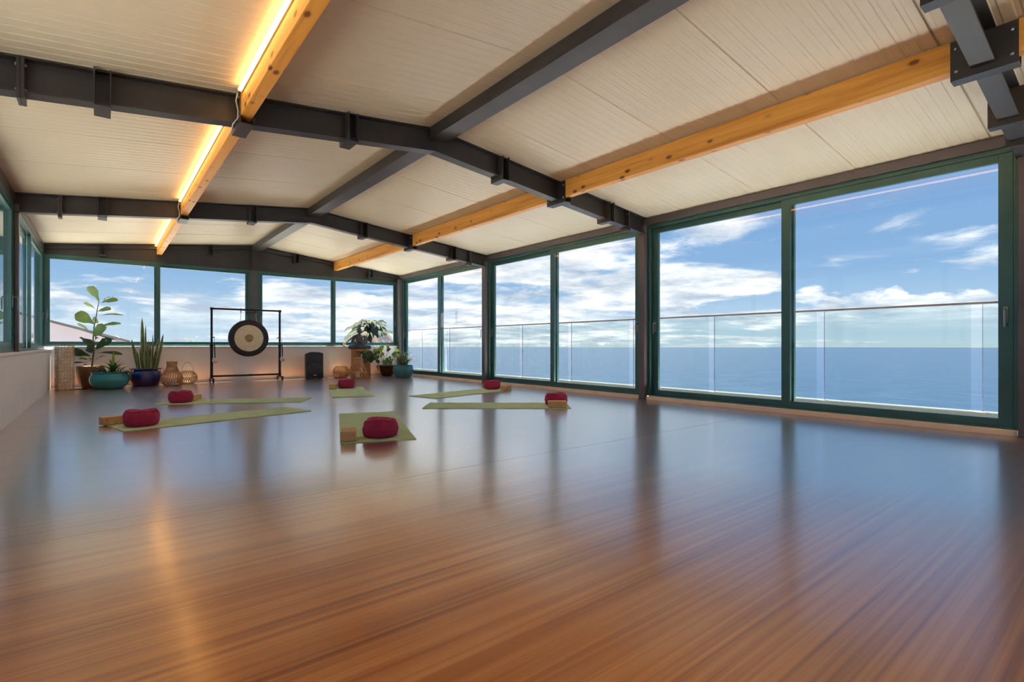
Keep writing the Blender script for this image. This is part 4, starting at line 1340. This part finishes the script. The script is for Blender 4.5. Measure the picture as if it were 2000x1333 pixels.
def zafu_parts():
    R, H0 = 0.150, 0.150
    rnd = random.Random(4)
    ph = [rnd.uniform(0, 6.28) for _ in range(6)]
    def fold(r, z, a):
        t = z / H0
        pl = 0.020 * (t ** 3) * (abs(math.sin(9 * a + ph[0] + 1.2 * math.sin(2 * a))) ** 0.6) + 0.006 * math.sin(6 * a + 9 * t + ph[1]) * t + 0.004 * math.sin(13 * a - 14 * t + ph[5]) * t
        sag = 0.006 * math.sin(2 * a + ph[2]) + 0.004 * math.sin(3 * a + ph[3])
        return r - pl * 0.8 + 0.003 * math.sin(5 * a + ph[4]), max(z + sag * t, 0)
    side = [(0.118, 0.0), (0.137, 0.010), (0.147, 0.035), (0.151, 0.070), (0.149, 0.105), (0.141, 0.130), (0.130, 0.142)]
    top = [(0.130, 0.142), (0.118, 0.150), (0.095, 0.152), (0.06, 0.147), (0.02, 0.143), (0.0, 0.142)]
    bot = [(0.0, 0.0), (0.118, 0.0)]
    s = MB().lathe(side, 88, fn=fold).mesh('side_band', 'zafu_fabric', smooth=True)
    tp = MB().lathe(top, 88, fn=fold).mesh('top_panel', 'zafu_fabric', smooth=True)
    bt = MB().lathe(bot, 88, fn=fold).mesh('base_panel', 'zafu_fabric', smooth=True)
    pp = []
    for k in range(88):
        a = 2 * math.pi * k / 88
        r, z = fold(0.131, 0.143, a)
        pp.append((r * math.cos(a), r * math.sin(a), z))
    pg = MB().tube(pp, 0.0035, 5, closed=True).mesh('piping', 'zafu_fabric', smooth=True)
    return (('side_band', s), ('top_panel', tp), ('base_panel', bt), ('piping', pg))
ZP = zafu_parts()
BLOCK = MB().bbox(-0.115, 0.115, -0.06, 0.06, 0.0, 0.078, 0.006).mesh('yoga_block', 'cork')

DEG = math.radians
SETS = [
    # mat centre, angle, zafu, block (x, y, angle), descriptions
    ((0.99, 6.43), 13.2, (0.303, 6.216), (0.10, 6.50, 20), 'at the left front, beneath the leftmost red cushion', 'leftmost, at the left front', 'poking out left behind the leftmost red cushion'),
    ((1.50, 8.13), -29.3, (0.846, 8.404), (1.02, 8.62, 55), 'at the left rear, beyond the leftmost mat', 'at the left rear, below the gong stand and lanterns', 'half hidden behind the left rear red cushion'),
    ((2.10, 4.88), 70.3, (1.882, 4.19), (1.615, 4.225, 68), 'in the centre foreground, nearest the camera', 'largest-looking, in the centre foreground', 'in the centre foreground left of the nearest red cushion'),
    ((3.27, 8.53), 73.0, (3.511, 9.285), (3.27, 9.30, 65), 'farthest back in the centre, in front of the loudspeaker', 'farthest back in the centre', 'on the farthest central mat, left of its red cushion'),
    ((4.70, 7.17), 13.5, (5.483, 7.458), (5.545, 7.13, 30), 'at the right rear, pointing to the far door column', 'at the right rear, in front of the far door column', 'at the right rear beside its red cushion near the doors'),
    ((4.05, 5.39), -38.5, (4.693, 4.955), (4.52, 4.75, -38.5), 'at the right front, lying straight across the view', 'rightmost, at the right front', 'rightmost, standing before the right front red cushion'),
]
for i, ((mx, my), ang, (zx, zy), (bx, by, ba), lm, lz, lbk) in enumerate(SETS):
    me = mat_mesh(i)
    o = bpy.data.objects.new('yoga_mat', me); COL.objects.link(o)
    o.location = (mx, my, 0); o.rotation_euler = (0, 0, DEG(ang))
    tag(o, 'sage green yoga mat ' + lm, 'yoga mat', 'yoga mats laid out on the floor')
    z = thing('meditation_cushion', 'round crimson meditation cushion, ' + lz, 'cushion', (zx, zy, 0.0106), DEG(40 * i + 15), 'crimson meditation cushions')
    for nm, mm in ZP:
        share(nm, mm, z)
    o = bpy.data.objects.new('yoga_block', BLOCK); COL.objects.link(o)
    o.location = (bx, by, 0.0106); o.rotation_euler = (0, 0, DEG(ba))
    tag(o, 'cork yoga block ' + lbk, 'yoga block', 'cork yoga blocks')

# ------------------------------------------------------------------ planting outside the back windows
palm = thing('palm_tree', 'shaggy palm tree outside the back window behind the statue', 'tree', (7.70, 18.0, -3.1))
MB().tube([(0.1, 0, 0), (0.05, 0, 1.5), (0, 0, 3.0), (0, 0, 4.25)], [0.22, 0.18, 0.16, 0.17], 12).build('trunk', 'palm_trunk', palm, smooth=True)
random.seed(9)
for i in range(90):
    a = i * 2.39996
    f = i / 90
    el = math.radians(-70 + 150 * f) + random.uniform(-.15, .15)
    L = random.uniform(0.70, 1.05)
    b0 = Vector((0, 0, 4.40))
    mb = MB()
    pts = []
    d0 = Vector((math.cos(a) * math.cos(el), math.sin(a) * math.cos(el), math.sin(el)))
    for j in range(9):
        t = j / 8
        pts.append(b0 + d0 * (L * t) + Vector((0, 0, -0.50 * L * t * t)))
    mb.tube(pts, [0.014 - 0.0012 * j for j in range(9)], 4)
    for j in range(1, 9):
        p = pts[j]
        tang = (pts[j] - pts[j - 1]).normalized()
        sd = tang.cross(Vector((0, 0, 1)))
        if sd.length < .1: sd = Vector((1, 0, 0))
        sd.normalize()
        for s_ in (-1, 1):
            for q in (0.0, 0.33, 0.66):
                pp = p - (pts[j] - pts[j - 1]) * q
                tip = pp + sd * s_ * 0.17 * (1.2 - j / 12) + tang * 0.15 + Vector((0, 0, -0.13))
                leaf_geo(mb, pp, tip, 0.036, prof='strap', bow=.05)
    mt = 'palm_green' if f > 0.62 else 'palm_dry'
    mb.build('frond', mt, palm)

def shrub(loc, rx, rz, label, seed, n=260):
    t = thing('shrub', label, 'shrub', loc, 0, 'shrubs beyond the back windows')
    rnd = random.Random(seed)
    MB().tube([(0, 0, 0), (0.05, 0, rz * 0.5), (0, 0.03, rz * 0.9)], [0.08, 0.06, 0.03], 8).build('stem', 'stem_brown', t, smooth=True)
    mb = MB()
    for i in range(n):
        a = rnd.uniform(0, 6.28); u = rnd.uniform(-1, 1); r = rnd.uniform(0.55, 1.0)
        p = Vector((math.cos(a) * math.sqrt(1 - u * u) * rx * r, math.sin(a) * math.sqrt(1 - u * u) * rx * r, rz * 0.62 + u * rz * 0.38 * r))
        d = Vector((math.cos(a), math.sin(a), rnd.uniform(-.2, 1.2))).normalized() * rnd.uniform(.08, .18)
        leaf_geo(mb, p, p + d, 0.07, prof='oval', bow=.1)
    o = mb.build('foliage', 'shrub_green', t)
    o['kind'] = 'stuff'
for k, (px_, top, yy, rx, lab) in enumerate([
        (213, 664, 17.5, 0.30, 'small yellow-green shrub tip just right of the fig stem, outside the window'),
        (236, 661, 19.5, 0.42, 'yellow-green shrub outside the window between fig and snake plant'),
        (256, 663, 21.5, 0.30, 'yellow-green shrub tip outside the window by the snake plant'),
        (380, 652, 20.0, 0.46, 'larger sunlit shrub outside the window left of the gong stand')]):
    r_ = (px_ - 1000) / F_PX
    zc = yy / (math.cos(YAW) - r_ * math.sin(YAW))
    x = zc * (r_ * math.cos(YAW) + math.sin(YAW))
    ztop = 0.8 + (HORIZON_Y - top) / F_PX * zc
    shrub((x, yy, -3.1), rx, (ztop + 3.1), lab, 30 + k)
